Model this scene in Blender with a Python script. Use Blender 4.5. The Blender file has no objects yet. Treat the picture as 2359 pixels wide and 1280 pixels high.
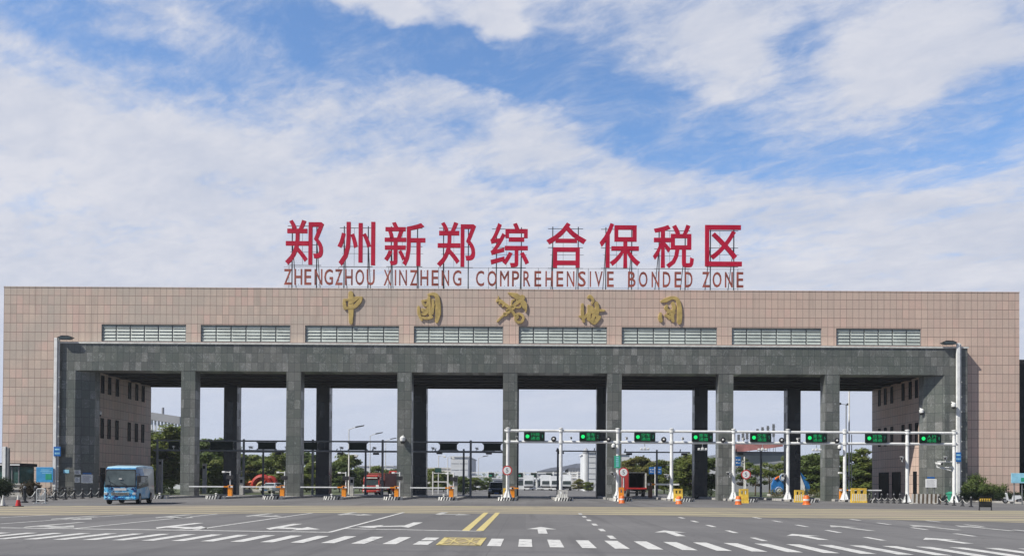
import bpy, bmesh, math, random
from mathutils import Vector, Matrix, Euler
random.seed(7)
R = math.radians
SC = bpy.context.scene
COL = SC.collection

# ------------------------------------------------------------------ camera
F, CX, CY, W0, H0 = 2000.0, 1215.0, 1091.0, 2359.0, 1280.0     # focal length and principal point in photo pixels
EYE = 1.5
PITCH, ROLL = 0.66, 0.32
cam_d = bpy.data.cameras.new('camera'); cam = bpy.data.objects.new('camera', cam_d); COL.objects.link(cam)
CROT = Euler((R(90 + PITCH), 0, 0)).to_matrix() @ Matrix.Rotation(R(ROLL), 3, 'Z')
cam.matrix_world = Matrix.Translation((0, 0, EYE)) @ CROT.to_4x4()
cam_d.sensor_width = 36.0; cam_d.sensor_fit = 'HORIZONTAL'; cam_d.lens = F / W0 * 36.0
cam_d.shift_x = (W0 / 2 - CX) / W0; cam_d.shift_y = (CY - H0 / 2) / W0
cam_d.clip_start = 0.1; cam_d.clip_end = 9000
SC.camera = cam

def P(u, v, Y):                       # survey helper: the point seen at photo pixel u,v that stands Y metres away
    d = CROT @ Vector(((u - CX) / F, (CY - v) / F, -1.0))
    return Vector((0, 0, EYE)) + d * (Y / d.y)
def G(u, v, z=0.0):                   # the ground point seen there
    d = CROT @ Vector(((u - CX) / F, (CY - v) / F, -1.0))
    return Vector((0, 0, EYE)) + d * ((z - EYE) / d.z)
def PX(u, Y): return P(u, 1100, Y).x
def PZ(u, v, Y): return P(u, v, Y).z

# ------------------------------------------------------------------ light
SUNV = Vector((-1.9, -1.0, 2.3)).normalized()              # towards the sun
EL = math.asin(SUNV.z); AZ = math.atan2(SUNV.x, SUNV.y)
sl = bpy.data.lights.new('sun', 'SUN'); sl.energy = 5.0; sl.angle = R(0.5); sl.color = (1.0, 0.95, 0.86)
sun = bpy.data.objects.new('sun', sl); COL.objects.link(sun)
sun.rotation_euler = SUNV.to_track_quat('Z', 'Y').to_euler(); sun.location = (-60, -60, 100)
SC.view_settings.view_transform = 'Standard'; SC.view_settings.look = 'None'
SC.view_settings.exposure = 0.18; SC.view_settings.gamma = 1.0; SC.view_settings.use_curve_mapping = False
SKY_STRENGTH = 0.1
HAZE = 0.0003

class NB:                              # tiny node builder
    def __init__(s, tree): s.t = tree; s.n = tree.nodes; s.l = tree.links
    def put(s, sock, val):
        if val is None: return
        if hasattr(val, 'is_output') or isinstance(val, bpy.types.NodeSocket): s.l.new(val, sock)
        else:
            if isinstance(val, (tuple, list)) and len(val) == 3 and sock.type == 'RGBA': val = (*val, 1)
            sock.default_value = val
    def new(s, typ, ins=None, **kw):
        n = s.n.new(typ)
        for k, v in kw.items(): setattr(n, k, v)
        for k, v in (ins or {}).items(): s.put(n.inputs[k], v)
        return n
    def m(s, op, a, b=None, c=None, clamp=False):
        n = s.n.new('ShaderNodeMath'); n.operation = op; n.use_clamp = clamp
        for i, v in enumerate((a, b, c)): s.put(n.inputs[i], v)
        return n.outputs[0]
    def v(s, op, a, b=None, scale=None):
        n = s.n.new('ShaderNodeVectorMath'); n.operation = op
        s.put(n.inputs[0], a); s.put(n.inputs[1], b)
        if scale is not None: s.put(n.inputs['Scale'], scale)
        return n.outputs[1] if op in ('LENGTH', 'DOT_PRODUCT') else n.outputs[0]
    def mix(s, f, a, b, blend='MIX'):
        n = s.n.new('ShaderNodeMix'); n.data_type = 'RGBA'; n.blend_type = blend
        s.put(n.inputs[0], f); s.put(n.inputs[6], a); s.put(n.inputs[7], b)
        return n.outputs[2]
    def rng(s, x, a, b, c=0.0, d=1.0, smooth=True):
        n = s.n.new('ShaderNodeMapRange'); n.interpolation_type = 'SMOOTHSTEP' if smooth else 'LINEAR'
        s.put(n.inputs[0], x)
        for i, q in enumerate((a, b, c, d)): s.put(n.inputs[i + 1], q)
        return n.outputs[0]
    def xyz(s, x=0.0, y=0.0, z=0.0):
        n = s.n.new('ShaderNodeCombineXYZ')
        for i, q in enumerate((x, y, z)): s.put(n.inputs[i], q)
        return n.outputs[0]
    def sep(s, v):
        n = s.n.new('ShaderNodeSeparateXYZ'); s.put(n.inputs[0], v); return n.outputs
    def noise(s, vec, scale, detail=4.0, rough=0.55, dist=0.0, color=False):
        n = s.new('ShaderNodeTexNoise', {'Vector': vec, 'Scale': scale, 'Detail': detail, 'Roughness': rough, 'Distortion': dist})
        return n.outputs['Color' if color else 'Fac']

# ------------------------------------------------------------------ sky (directions only: azimuth and elevation)
def make_sky():
    w = bpy.data.worlds.new('World'); SC.world = w; w.use_nodes = True
    b = NB(w.node_tree); b.n.clear()
    out = b.new('ShaderNodeOutputWorld'); bg = b.new('ShaderNodeBackground', {'Strength': SKY_STRENGTH})
    sky = b.new('ShaderNodeTexSky', sky_type='NISHITA', sun_disc=False, sun_elevation=EL, sun_rotation=AZ,
                altitude=100, air_density=1.0, dust_density=0.6, ozone_density=1.0)
    d = b.v('NORMALIZE', b.new('ShaderNodeTexCoord').outputs['Generated'])
    x, y, z = b.sep(d)
    A = b.m('ARCTAN2', x, y); E = b.m('ARCSINE', z)
    zz = b.m('ADD', b.m('MAXIMUM', z, 0.0), 0.16)
    q = b.xyz(b.m('DIVIDE', x, zz), b.m('DIVIDE', y, zz), 0.0)        # cloud layer seen in perspective
    AE0 = b.xyz(A, E, 0.0)
    wrp = b.v('SUBTRACT', b.noise(q, 1.6, 5, 0.6, color=True), (0.5, 0.5, 0.5))
    AE = b.v('ADD', AE0, b.v('MULTIPLY', wrp, (0.16, 0.09, 0.0)))
    wrp2 = b.v('SUBTRACT', b.noise(q, 9.0, 5, 0.65, color=True), (0.5, 0.5, 0.5))
    AE = b.v('ADD', AE, b.v('MULTIPLY', wrp2, (0.045, 0.03, 0.0)))
    def blob(u, v, ru, rv, rot, k, inner=0.2):
        a = math.atan((u - 1215) / F); e = math.atan((1114 - v) / F * math.cos(a))
        c = b.v('SUBTRACT', AE, (a, e, 0.0))
        n = b.new('ShaderNodeVectorRotate', {'Vector': c, 'Angle': R(rot)}, rotation_type='Z_AXIS')
        r = b.v('LENGTH', b.v('MULTIPLY', n.outputs[0], (F / ru, F / rv, 0.0)))
        return b.rng(r, 1.0, inner, 0.0, k)
    BL = SKY_BLOBS
    cov = None
    for t in BL:
        o = blob(*t); cov = o if cov is None else b.m('ADD', cov, o)
    # ripples of the cloud deck, stretched along one direction
    rot = b.new('ShaderNodeVectorRotate', {'Vector': q, 'Angle': R(34)}, rotation_type='Z_AXIS').outputs[0]
    n1 = b.noise(b.v('MULTIPLY', rot, (1.0, 1.7, 1.0)), 3.4, 10, 0.66, 0.30)
    n2 = b.noise(b.v('MULTIPLY', rot, (1.0, 1.5, 1.0)), 11.0, 8, 0.66, 0.4)
    tex = b.m('ADD', b.m('MULTIPLY', b.m('SUBTRACT', n1, 0.5), 2.0), b.m('MULTIPLY', b.m('SUBTRACT', n2, 0.5), 1.0))
    fwd = b.m('MULTIPLY', b.rng(y, 0.22, 0.62), b.rng(E, 0.92, 0.56))
    base = b.rng(fwd, 0.0, 1.0, -0.25, 0.70, smooth=False)
    tot = b.m('ADD', b.m('ADD', base, b.m('MULTIPLY', cov, fwd)), tex)
    low = b.rng(E, 0.36, 0.14)                                        # deck closes towards the horizon
    tot = b.m('ADD', tot, b.m('MULTIPLY', low, 0.70))
    thin = b.m('MULTIPLY', b.rng(b.noise(b.v('MULTIPLY', rot, (1.0, 1.7, 1.0)), 5.0, 9, 0.72, 0.5), .40, .80), b.m('MULTIPLY', fwd, .55))
    den = b.m('MAXIMUM', b.rng(tot, -0.02, 1.10), thin)
    K = 0.90 / SKY_STRENGTH
    shade = b.m('ADD', b.m('MULTIPLY', b.noise(b.v('MULTIPLY', rot, (1.0, 1.6, 1.0)), 2.2, 6, 0.6), 0.75), b.m('MULTIPLY', n2, 0.45))
    cl = b.mix(b.rng(shade, 0.36, 0.86), (0.55 * K, 0.595 * K, 0.715 * K), (0.735 * K, 0.745 * K, 0.81 * K))
    cl = b.mix(b.rng(E, 0.24, 0.02, 0.0, 0.80), cl, (0.575 * K, 0.645 * K, 0.80 * K))
    blue = b.mix(1.0, sky.outputs[0], b.mix(fwd, (.36, .43, .58), SKY_TINT), 'MULTIPLY')
    col = b.mix(den, blue, cl)
    b.l.new(col, bg.inputs['Color']); b.l.new(bg.outputs[0], out.inputs['Surface'])
# u, v centre, radii, tilt, weight (negative = blue gap, positive = cloud)
SKY_TINT = (1.14, 1.40, 1.68)
SKY_BLOBS = [
    (1010, 140, 560, 95, 9, -0.95), (1180, 170, 330, 75, 4, -0.55), (640, 110, 380, 90, 14, -0.50), (250, 60, 480, 95, 12, -0.50), (900, 215, 330, 45, 14, -0.35),
    (1450, 220, 300, 100, 14, -0.42), (1560, 320, 300, 70, 14, -0.42), (1840, 75, 130, 70, 5, -0.55), (1800, 290, 420, 110, 6, -0.27), (2310, 220, 200, 110, -10, -0.42), (2100, 330, 330, 90, 4, -0.30),
    (1300, 60, 200, 110, 0, -0.30), (490, 405, 170, 36, 8, -0.45), (90, 150, 110, 40, 8, -0.25), (330, 500, 330, 50, 6, -0.22),
    (850, 28, 200, 60, 12, 1.05), (1150, 100, 130, 75, 38, 0.85), (960, 225, 140, 48, 4, 0.55), (520, 100, 260, 34, 14, 0.30), (330, 60, 160, 26, 10, 0.25),
    (2130, 70, 330, 110, -4, 0.60), (1650, 90, 150, 130, 10, 0.45), (2050, 190, 240, 70, 4, 0.30),
    (150, 320, 620, 150, 12, 0.45), (700, 400, 760, 130, 6, 0.30), (1250, 345, 330, 80, 14, 0.35)]
make_sky()

# ------------------------------------------------------------------ object helpers
def tag(o, label=None, cat=None, group=None, kind=None):
    if label: o['label'] = label
    if cat: o['category'] = cat
    if group: o['group'] = group
    if kind: o['kind'] = kind
    return o
def thing(name, label, cat, loc=(0, 0, 0), rz=0.0, group=None):
    o = bpy.data.objects.new(name, None); o.empty_display_size = 0.2; COL.objects.link(o)
    o.location = loc; o.rotation_euler = (0, 0, rz)
    return tag(o, label, cat, group)
def copy_tree(o, parent=None):
    c = o.copy(); COL.objects.link(c); c.parent = parent
    for ch in list(o.children): copy_tree(ch, c)
    return c

class MB:
    def __init__(s): s.v = []; s.f = []; s.mi = []
    def add(s, vs, fs, m=0):
        k = len(s.v); s.v += [tuple(p) for p in vs]
        for f in fs: s.f.append([i + k for i in f]); s.mi.append(m)
        return s
    def box(s, x0, x1, y0, y1, z0, z1, m=0):
        vs = [(x0, y0, z0), (x1, y0, z0), (x1, y1, z0), (x0, y1, z0), (x0, y0, z1), (x1, y0, z1), (x1, y1, z1), (x0, y1, z1)]
        return s.add(vs, [(0, 3, 2, 1), (4, 5, 6, 7), (0, 1, 5, 4), (1, 2, 6, 5), (2, 3, 7, 6), (3, 0, 4, 7)], m)
    def obox(s, c, size, rot=None, m=0):
        M = (rot or Matrix.Identity(3)); h = [q / 2 for q in size]; vs = []
        for z in (-1, 1):
            for x, y in ((-1, -1), (1, -1), (1, 1), (-1, 1)):
                vs.append(Vector(c) + M @ Vector((x * h[0], y * h[1], z * h[2])))
        return s.add(vs, [(0, 3, 2, 1), (4, 5, 6, 7), (0, 1, 5, 4), (1, 2, 6, 5), (2, 3, 7, 6), (3, 0, 4, 7)], m)
    def rbox(s, x0, x1, y0, y1, z0, z1, b=0.03, m=0):          # box with bevelled edges
        bm = bmesh.new()
        bmesh.ops.create_cube(bm, size=1.0)
        for v in bm.verts: v.co = Vector(((x0 + x1) / 2 + v.co.x * (x1 - x0), (y0 + y1) / 2 + v.co.y * (y1 - y0), (z0 + z1) / 2 + v.co.z * (z1 - z0)))
        bmesh.ops.bevel(bm, geom=list(bm.edges), offset=b, segments=2, affect='EDGES', profile=0.5)
        return s.bm(bm, m)
    def bm(s, bm, m=0):
        bm.verts.ensure_lookup_table(); bm.verts.index_update()
        s.add([v.co.copy() for v in bm.verts], [[v.index for v in f.verts] for f in bm.faces], m); bm.free(); return s
    def cyl(s, a, b, r0, r1=None, n=10, m=0, caps=True):
        a, b = Vector(a), Vector(b); r1 = r0 if r1 is None else r1
        d = (b - a).normalized(); x = d.orthogonal().normalized(); y = d.cross(x)
        vs = []
        for p, r in ((a, r0), (b, r1)):
            for i in range(n):
                t = 2 * math.pi * i / n; vs.append(p + x * (r * math.cos(t)) + y * (r * math.sin(t)))
        fs = [(i, (i + 1) % n, n + (i + 1) % n, n + i) for i in range(n)]
        if caps: fs += [tuple(range(n - 1, -1, -1)), tuple(range(n, 2 * n))]
        return s.add(vs, fs, m)
    def tube(s, pts, r, n=6, m=0):
        for a, b in zip(pts[:-1], pts[1:]): s.cyl(a, b, r, n=n, m=m)
        return s
    def lathe(s, prof, c=(0, 0, 0), n=16, m=0, axis='Z'):
        vs = []; c = Vector(c)
        for r, h in prof:
            for i in range(n):
                t = 2 * math.pi * i / n; p = Vector((r * math.cos(t), r * math.sin(t), h))
                if axis == 'Y': p = Vector((p.x, -p.z, p.y))
                if axis == 'X': p = Vector((p.z, p.x, p.y))
                vs.append(c + p)
        fs = []
        for k in range(len(prof) - 1):
            for i in range(n): fs.append((k * n + i, k * n + (i + 1) % n, (k + 1) * n + (i + 1) % n, (k + 1) * n + i))
        fs.append(tuple(range(n - 1, -1, -1))); fs.append(tuple(range((len(prof) - 1) * n, len(prof) * n)))
        return s.add(vs, fs, m)
    def ball(s, c, r, n=10, m=0, sc=(1, 1, 1)):
        k = max(4, n // 2); prof = [(max(1e-4, math.sin(math.pi * i / k)), -math.cos(math.pi * i / k)) for i in range(k + 1)]
        vs = []; fs = []
        for rr, h in prof:
            for i in range(n):
                t = 2 * math.pi * i / n; vs.append(Vector(c) + Vector((rr * math.cos(t) * r * sc[0], rr * math.sin(t) * r * sc[1], h * r * sc[2])))
        for j in range(k):
            for i in range(n): fs.append((j * n + i, j * n + (i + 1) % n, (j + 1) * n + (i + 1) % n, (j + 1) * n + i))
        return s.add(vs, fs, m)
    def torus(s, c, R0, r, axis='X', n=18, k=6, m=0, a0=0.0, a1=2 * math.pi):
        vs = []; fs = []; full = abs(a1 - a0 - 2 * math.pi) < 1e-6; N = n if full else n + 1
        for i in range(N):
            t = a0 + (a1 - a0) * i / n
            for j in range(k):
                q = 2 * math.pi * j / k; rr = R0 + r * math.cos(q); h = r * math.sin(q)
                p = (rr * math.cos(t), rr * math.sin(t), h)
                if axis == 'X': p = (p[2], p[0], p[1])
                elif axis == 'Y': p = (p[0], p[2], p[1])
                vs.append(Vector(c) + Vector(p))
        for i in range(n if full else n):
            for j in range(k):
                a = i * k + j; b2 = i * k + (j + 1) % k; i2 = (i + 1) % N
                fs.append((a, i2 * k + j, i2 * k + (j + 1) % k, b2))
        return s.add(vs, fs, m)
    def prism(s, pts, h0, h1, plane='XZ', m=0):                # polygon extruded along the third axis
        def mk(p, h):
            return (p[0], h, p[1]) if plane == 'XZ' else ((p[0], p[1], h) if plane == 'XY' else (h, p[0], p[1]))
        n = len(pts); vs = [mk(p, h0) for p in pts] + [mk(p, h1) for p in pts]
        fs = [tuple(range(n)), tuple(range(2 * n - 1, n - 1, -1))] + [(i, i + n, (i + 1) % n + n, (i + 1) % n) for i in range(n)]
        return s.add(vs, fs, m)
    def quad(s, a, b, c, d, m=0): return s.add([a, b, c, d], [(0, 1, 2, 3)], m)
    def build(s, name, mats, parent=None, world=False, smooth=False, loc=None, recalc=True):
        me = bpy.data.meshes.new(name)
        off = Vector((0, 0, 0))
        if world and parent is not None: off = Vector(parent.location)
        me.from_pydata([tuple(Vector(p) - off) for p in s.v], [], s.f)
        for m in (mats if isinstance(mats, (list, tuple)) else [mats]): me.materials.append(m)
        for p, i in zip(me.polygons, s.mi): p.material_index = i
        if recalc:
            b = bmesh.new(); b.from_mesh(me); bmesh.ops.recalc_face_normals(b, faces=list(b.faces)); b.to_mesh(me); b.free()
        if smooth:
            me.polygons.foreach_set('use_smooth', [True] * len(me.polygons))
            try: me.set_sharp_from_angle(angle=R(38))
            except Exception: pass
        me.update()
        o = bpy.data.objects.new(name, me); COL.objects.link(o)
        if parent is not None: o.parent = parent
        if loc is not None: o.location = loc
        return o

# ------------------------------------------------------------------ lettering
_tc = {}
def glyphs(text, emb):
    key = (text, emb); off = 0.0
    if key not in _tc:
        c = bpy.data.curves.new('lettering', 'FONT'); c.body = text; c.offset = off; c.resolution_u = 3
        o = bpy.data.objects.new('lettering', c); COL.objects.link(o)
        dg = bpy.context.evaluated_depsgraph_get(); dg.update()
        me = bpy.data.meshes.new_from_object(o.evaluated_get(dg))
        vs = [(v.co.x, v.co.y) for v in me.vertices]; fs = [list(p.vertices) for p in me.polygons]
        if emb:                          # embolden: push every outline vertex outwards
            cnt = {}
            for f in fs:
                for i in range(len(f)): e = (f[i], f[(i + 1) % len(f)]); cnt.setdefault(tuple(sorted(e)), []).append(e)
            nv = {}
            for es in cnt.values():
                if len(es) == 1:
                    a, b2 = es[0]; dx, dy = vs[b2][0] - vs[a][0], vs[b2][1] - vs[a][1]; L = math.hypot(dx, dy) or 1e-9
                    for q in (a, b2): nv.setdefault(q, []).append((dy / L, -dx / L))
            for q, ns in nv.items():
                sx, sy = sum(n[0] for n in ns), sum(n[1] for n in ns); L2 = (sx * sx + sy * sy) / len(ns) ** 2
                if L2 > .05: vs[q] = (vs[q][0] + emb * sx / len(ns) / max(.35, L2), vs[q][1] + emb * sy / len(ns) / max(.35, L2))
        xs = [a for a, _ in vs]; ys = [b for _, b in vs]
        x0, x1, y0, y1 = min(xs), max(xs), min(ys), max(ys)
        vs = [((a - x0) / max(1e-6, x1 - x0), (b - y0) / (y1 - y0)) for a, b in vs]
        bpy.data.objects.remove(o); bpy.data.meshes.remove(me); bpy.data.curves.remove(c)
        _tc[key] = (vs, fs, (x1 - x0) / (y1 - y0))
    return _tc[key]
def letter_mb(text, x0, x1, z0, z1, y, depth=0.0, off=0.0, mb=None, m=0, face=-1):
    vs, fs, asp = glyphs(text, off); mb = mb or MB()
    if x1 is None: x1 = x0 + (z1 - z0) * asp
    fr = [(x0 + a * (x1 - x0), y, z0 + b * (z1 - z0)) for a, b in vs]
    if face > 0: fr = [(x0 + x1 - p[0], p[1], p[2]) for p in fr]
    mb.add(fr, fs, m)
    if depth:
        n = len(fr); bk = [(p[0], y + depth, p[2]) for p in fr]
        cnt = {}
        for f in fs:
            for i in range(len(f)):
                e = (f[i], f[(i + 1) % len(f)]); k = tuple(sorted(e)); cnt.setdefault(k, []).append(e)
        mb.add(bk, [f[::-1] for f in fs], m)
        for k, es in cnt.items():
            if len(es) == 1:
                a, b2 = es[0]; mb.add([fr[b2], fr[a], bk[a], bk[b2]], [(0, 1, 2, 3)], m)
    return mb

# ------------------------------------------------------------------ materials
def mat(name, col, rough=0.6, metal=0.0, var=0.15, scale=2.5, bump=0.0, emit=None, spec=0.5, coord='Object', trans=0.0, alpha=None, coat=0.0):
    m = bpy.data.materials.new(name); m.use_nodes = True
    b = NB(m.node_tree); pr = b.n['Principled BSDF']
    tc = b.new('ShaderNodeTexCoord').outputs[coord]
    if var > 0:
        n = b.noise(tc, scale, 5, 0.6)
        c = b.mix(b.rng(n, 0.3, 0.7), tuple(q * (1 - var) for q in col), tuple(min(1, q * (1 + var)) for q in col))
        b.l.new(c, pr.inputs['Base Color'])
        b.l.new(b.rng(n, 0.2, 0.8, max(0.02, rough - 0.08), min(1, rough + 0.08)), pr.inputs['Roughness'])
    else:
        pr.inputs['Base Color'].default_value = (*col, 1); pr.inputs['Roughness'].default_value = rough
    pr.inputs['Metallic'].default_value = metal
    pr.inputs['Specular IOR Level'].default_value = spec
    pr.inputs['Coat Weight'].default_value = coat
    if trans: pr.inputs['Transmission Weight'].default_value = trans
    if bump:
        bn = b.new('ShaderNodeBump', {'Strength': bump, 'Distance': 0.02, 'Height': b.noise(tc, scale * 8, 4)})
        b.l.new(bn.outputs[0], pr.inputs['Normal'])
    if emit:
        pr.inputs['Emission Color'].default_value = (*emit[:3], 1); pr.inputs['Emission Strength'].default_value = emit[3]
    return m

def tile_mat(name, cols, tw, th, grout, rough, zoff=0.0, xoff=0.0, vein=0.0, gw=0.05, tones=0.5, spec=0.5, lot=None):
    m = bpy.data.materials.new(name); m.use_nodes = True
    b = NB(m.node_tree); pr = b.n['Principled BSDF']
    g = b.new('ShaderNodeNewGeometry'); px, py, pz = b.sep(g.outputs['Position']); nx, ny, nz = b.sep(g.outputs['True Normal'])
    side = b.m('GREATER_THAN', b.m('ABSOLUTE', nx), 0.7)
    u = b.m('ADD', b.m('MULTIPLY', px, b.m('SUBTRACT', 1.0, side)), b.m('MULTIPLY', py, side))
    uu = b.m('DIVIDE', b.m('ADD', u, xoff), tw); vv = b.m('DIVIDE', b.m('ADD', pz, zoff), th)
    fu = b.m('FRACT', uu); fv = b.m('FRACT', vv)
    cell = b.xyz(b.m('FLOOR', uu), b.m('FLOOR', vv), side)
    wn = b.new('ShaderNodeTexWhiteNoise', {'Vector': cell}, noise_dimensions='3D')
    wn2 = b.new('ShaderNodeTexWhiteNoise', {'Vector': b.v('ADD', cell, (17.3, 5.1, 3.3))}, noise_dimensions='3D')
    c = b.mix(wn.outputs['Value'], cols[0], cols[1])
    c = b.mix(b.m('MULTIPLY', b.rng(wn2.outputs['Value'], 0.55, 1.0), tones), c, cols[2])
    big = b.noise(g.outputs['Position'], 0.22, 4, 0.6)                # slow change of stone lot and weathering
    c = b.mix(b.rng(big, 0.38, 0.62, 0.0, 0.7), c, cols[3])
    if lot is not None: c = b.mix(b.rng(px, lot[1], lot[2], 0.0, lot[3]), c, lot[0])      # a pinker delivery of stone towards one end
    fine = b.noise(g.outputs['Position'], 7.0, 6, 0.7)
    c = b.mix(0.35, c, b.mix(fine, (0.3, 0.3, 0.3), (0.75, 0.75, 0.75)), 'OVERLAY')
    strk = b.noise(b.v('MULTIPLY', g.outputs['Position'], (1.6, 1.6, 0.07)), 1.0, 5, 0.65)   # rain streaks
    c = b.mix(b.rng(strk, 0.52, 0.74, 0.0, 0.34), c, tuple(q * 0.55 for q in cols[0]))
    if vein:
        off = b.v('SCALE', wn.outputs['Color'], None, 30.0)
        vn = b.noise(b.v('ADD', b.v('MULTIPLY', g.outputs['Position'], (1.0, 1.0, 0.7)), off), 1.3, 5, 0.6, 1.6)
        line = b.rng(b.m('ABSOLUTE', b.m('SUBTRACT', vn, 0.5)), 0.018, 0.0)
        c = b.mix(b.m('MULTIPLY', line, b.m('MULTIPLY', vein, wn2.outputs['Value'])), c, (0.34, 0.35, 0.35))
    gu = gw / tw; gv = gw / th
    eu = b.m('LESS_THAN', b.m('MINIMUM', fu, b.m('SUBTRACT', 1.0, fu)), gu / 2)
    ev = b.m('LESS_THAN', b.m('MINIMUM', fv, b.m('SUBTRACT', 1.0, fv)), gv / 2)
    e = b.m('MAXIMUM', b.m('MULTIPLY', eu, 0.75), ev)
    c = b.mix(e, c, grout)
    b.l.new(c, pr.inputs['Base Color'])
    b.l.new(b.rng(wn.outputs['Value'], 0, 1, rough - 0.1, rough + 0.12), pr.inputs['Roughness'])
    pr.inputs['Specular IOR Level'].default_value = spec
    hb = b.m('ADD', b.m('MULTIPLY', e, -1.0), b.m('MULTIPLY', wn.outputs['Value'], 0.25))
    bn = b.new('ShaderNodeBump', {'Strength': 0.35, 'Distance': 0.02, 'Height': hb})
    b.l.new(bn.outputs[0], pr.inputs['Normal'])
    return m

M = {}
M['pink'] = tile_mat('pink_stone_tiles', [(.475, .385, .325), (.60, .475, .395), (.64, .435, .375), (.46, .405, .35)], .618, .91, (.23, .165, .145), .62, zoff=-20.80 % .91, vein=0.0, gw=.045, tones=.6, spec=.3, lot=((.62, .44, .365), -25.0, 18.0, .42))
M['granite'] = tile_mat('dark_granite_tiles', [(.096, .102, .094), (.138, .143, .132), (.225, .226, .212), (.098, .116, .100)], .60, .905, (.035, .04, .04), .38, zoff=-15.06 % .905, xoff=.1, vein=.9, gw=.03, tones=.8)
M['granite_shade'] = tile_mat('shade_painted_granite_tiles', [(.022, .026, .032), (.030, .034, .040), (.036, .040, .046), (.020, .024, .030)], .60, .905, (.012, .014, .018), .35, zoff=-15.06 % .905, tones=.4, gw=.02)  # rear pillar granite, the deep shade under the roof put into its colour
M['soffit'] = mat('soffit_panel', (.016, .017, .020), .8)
M['flash'] = mat('pale_metal_flashing', (.62, .63, .60), .45)
M['slat'] = mat('louvre_slat', (.42, .465, .44), .5, var=.14, scale=.6)
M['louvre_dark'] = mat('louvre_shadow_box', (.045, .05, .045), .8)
M['glass_dark'] = mat('dark_window_glass', (.006, .007, .009), .5, var=.1, spec=.08)
M['frame_dark'] = mat('dark_window_frame', (.018, .018, .02), .7, spec=.15)
M['red'] = mat('red_sign_metal', (.45, .008, .040), .5, var=.12, scale=.7, spec=.2)
M['brown'] = mat('brown_sign_metal', (.25, .062, .042), .5, var=.3, scale=1.1)
M['steel_dark'] = mat('dark_steel', (.055, .06, .065), .5)
M['steel_grey'] = mat('grey_painted_steel', (.17, .18, .19), .5)
M['gold'] = mat('gold_leaf_metal', (.47, .345, .12), .5, metal=.15, var=.2, scale=1.4, bump=.08)
M['white'] = mat('white_paint', (.74, .75, .74), .45, var=.11, scale=1.8)
M['white_dirty'] = mat('weathered_white_paint', (.66, .66, .63), .55, var=.16, scale=3)
M['black'] = mat('black_plastic', (.02, .02, .022), .45)
M['led_black'] = mat('led_panel', (.003, .012, .009), .6, var=.0, spec=.2)
M['led_green'] = mat('lit_green_led', (.01, .5, .12), .5, var=0, emit=(.0, .66, .13, .9))
M['led_text'] = mat('lit_green_text', (.01, .3, .1), .5, var=0, emit=(.0, .42, .12, .6))
M['led_dim'] = mat('dim_green_digit', (.01, .12, .07), .5, var=0, emit=(.02, .22, .12, .6))
M['orange'] = mat('orange_paint', (.80, .27, .015), .42, var=.1)
M['orange_dull'] = mat('orange_plastic', (.72, .15, .02), .5, var=.2, scale=4)
M['yellow'] = mat('yellow_plastic', (.70, .46, .06), .5, var=.2, scale=4)
M['concrete'] = mat('kerb_concrete', (.38, .37, .35), .85, var=.2, scale=1.5, bump=.3)
M['paver'] = mat('pavement_slabs', (.33, .32, .31), .85, var=.15, scale=1.2)
M['blue_sign'] = mat('blue_sign_face', (.012, .13, .42), .4, var=.06)
M['blue_board'] = mat('sky_blue_board', (.06, .33, .66), .45, var=.12, scale=1.5)
M['pale_board'] = mat('pale_blue_board', (.30, .62, .78), .45, var=.15, scale=1.5)
M['green_sign'] = mat('green_sign_face', (.03, .36, .22), .45, var=.08)
M['paper'] = mat('notice_paper', (.84, .85, .85), .6, var=.06, scale=3)
M['ink'] = mat('printed_ink', (.10, .11, .14), .7, var=0)
M['red_ring'] = mat('red_ring_paint', (.55, .03, .03), .45, var=.1)
M['rubber'] = mat('tyre_rubber', (.018, .018, .019), .8)
M['rim'] = mat('wheel_rim', (.30, .30, .31), .35, metal=.6)
M['glass'] = mat('vehicle_glass', (.045, .062, .065), .12, var=.15, spec=.6)
M['bus_glass'] = mat('bus_windscreen', (.10, .125, .128), .15, var=.25, scale=1.3)
M['chrome'] = mat('bright_trim', (.55, .56, .52), .25, metal=.7)
M['lamp'] = mat('headlamp_glass', (.62, .64, .64), .15)
M['truck_red'] = mat('truck_red_paint', (.50, .035, .028), .35, coat=.4, var=.15)
M['box_red'] = mat('cargo_box_dull_red', (.20, .045, .035), .6, var=.2)
M['car_black'] = mat('car_black_paint', (.010, .012, .018), .22, coat=.6, var=.0)
M['car_white'] = mat('car_white_paint', (.62, .64, .66), .3, coat=.5, var=.03)
M['bark'] = mat('tree_bark', (.10, .075, .055), .9, var=.3, scale=4, bump=.5)
M['cream'] = mat('cream_render', (.62, .60, .56), .8, var=.08)
M['whitewall'] = mat('white_cladding', (.66, .68, .70), .7, var=.06, scale=.2)
M['greywall'] = mat('grey_cladding', (.33, .34, .36), .7, var=.1, scale=.2)
M['roof_blue'] = mat('grey_blue_roof', (.20, .22, .27), .7, var=.12, scale=.2)
M['sculpt_red'] = mat('red_sculpture', (.36, .022, .015), .5, var=.25, scale=2)
M['sculpt_blue'] = mat('blue_sculpture', (.02, .16, .45), .45, var=.25, scale=1.2)
M['sculpt_gold'] = mat('gold_sculpture', (.45, .33, .12), .5, var=.2)
M['white_sculpt'] = mat('white_sculpture', (.72, .74, .76), .5, var=.08)
M['green_glass'] = mat('green_booth_glass', (.03, .085, .075), .12, var=.2)
M['stone'] = mat('pale_stone', (.46, .45, .42), .8, var=.15)
M['bin_green'] = mat('green_plastic', (.03, .28, .18), .5)
M['brown_panel'] = mat('brown_cabinet', (.13, .06, .035), .6)
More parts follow.
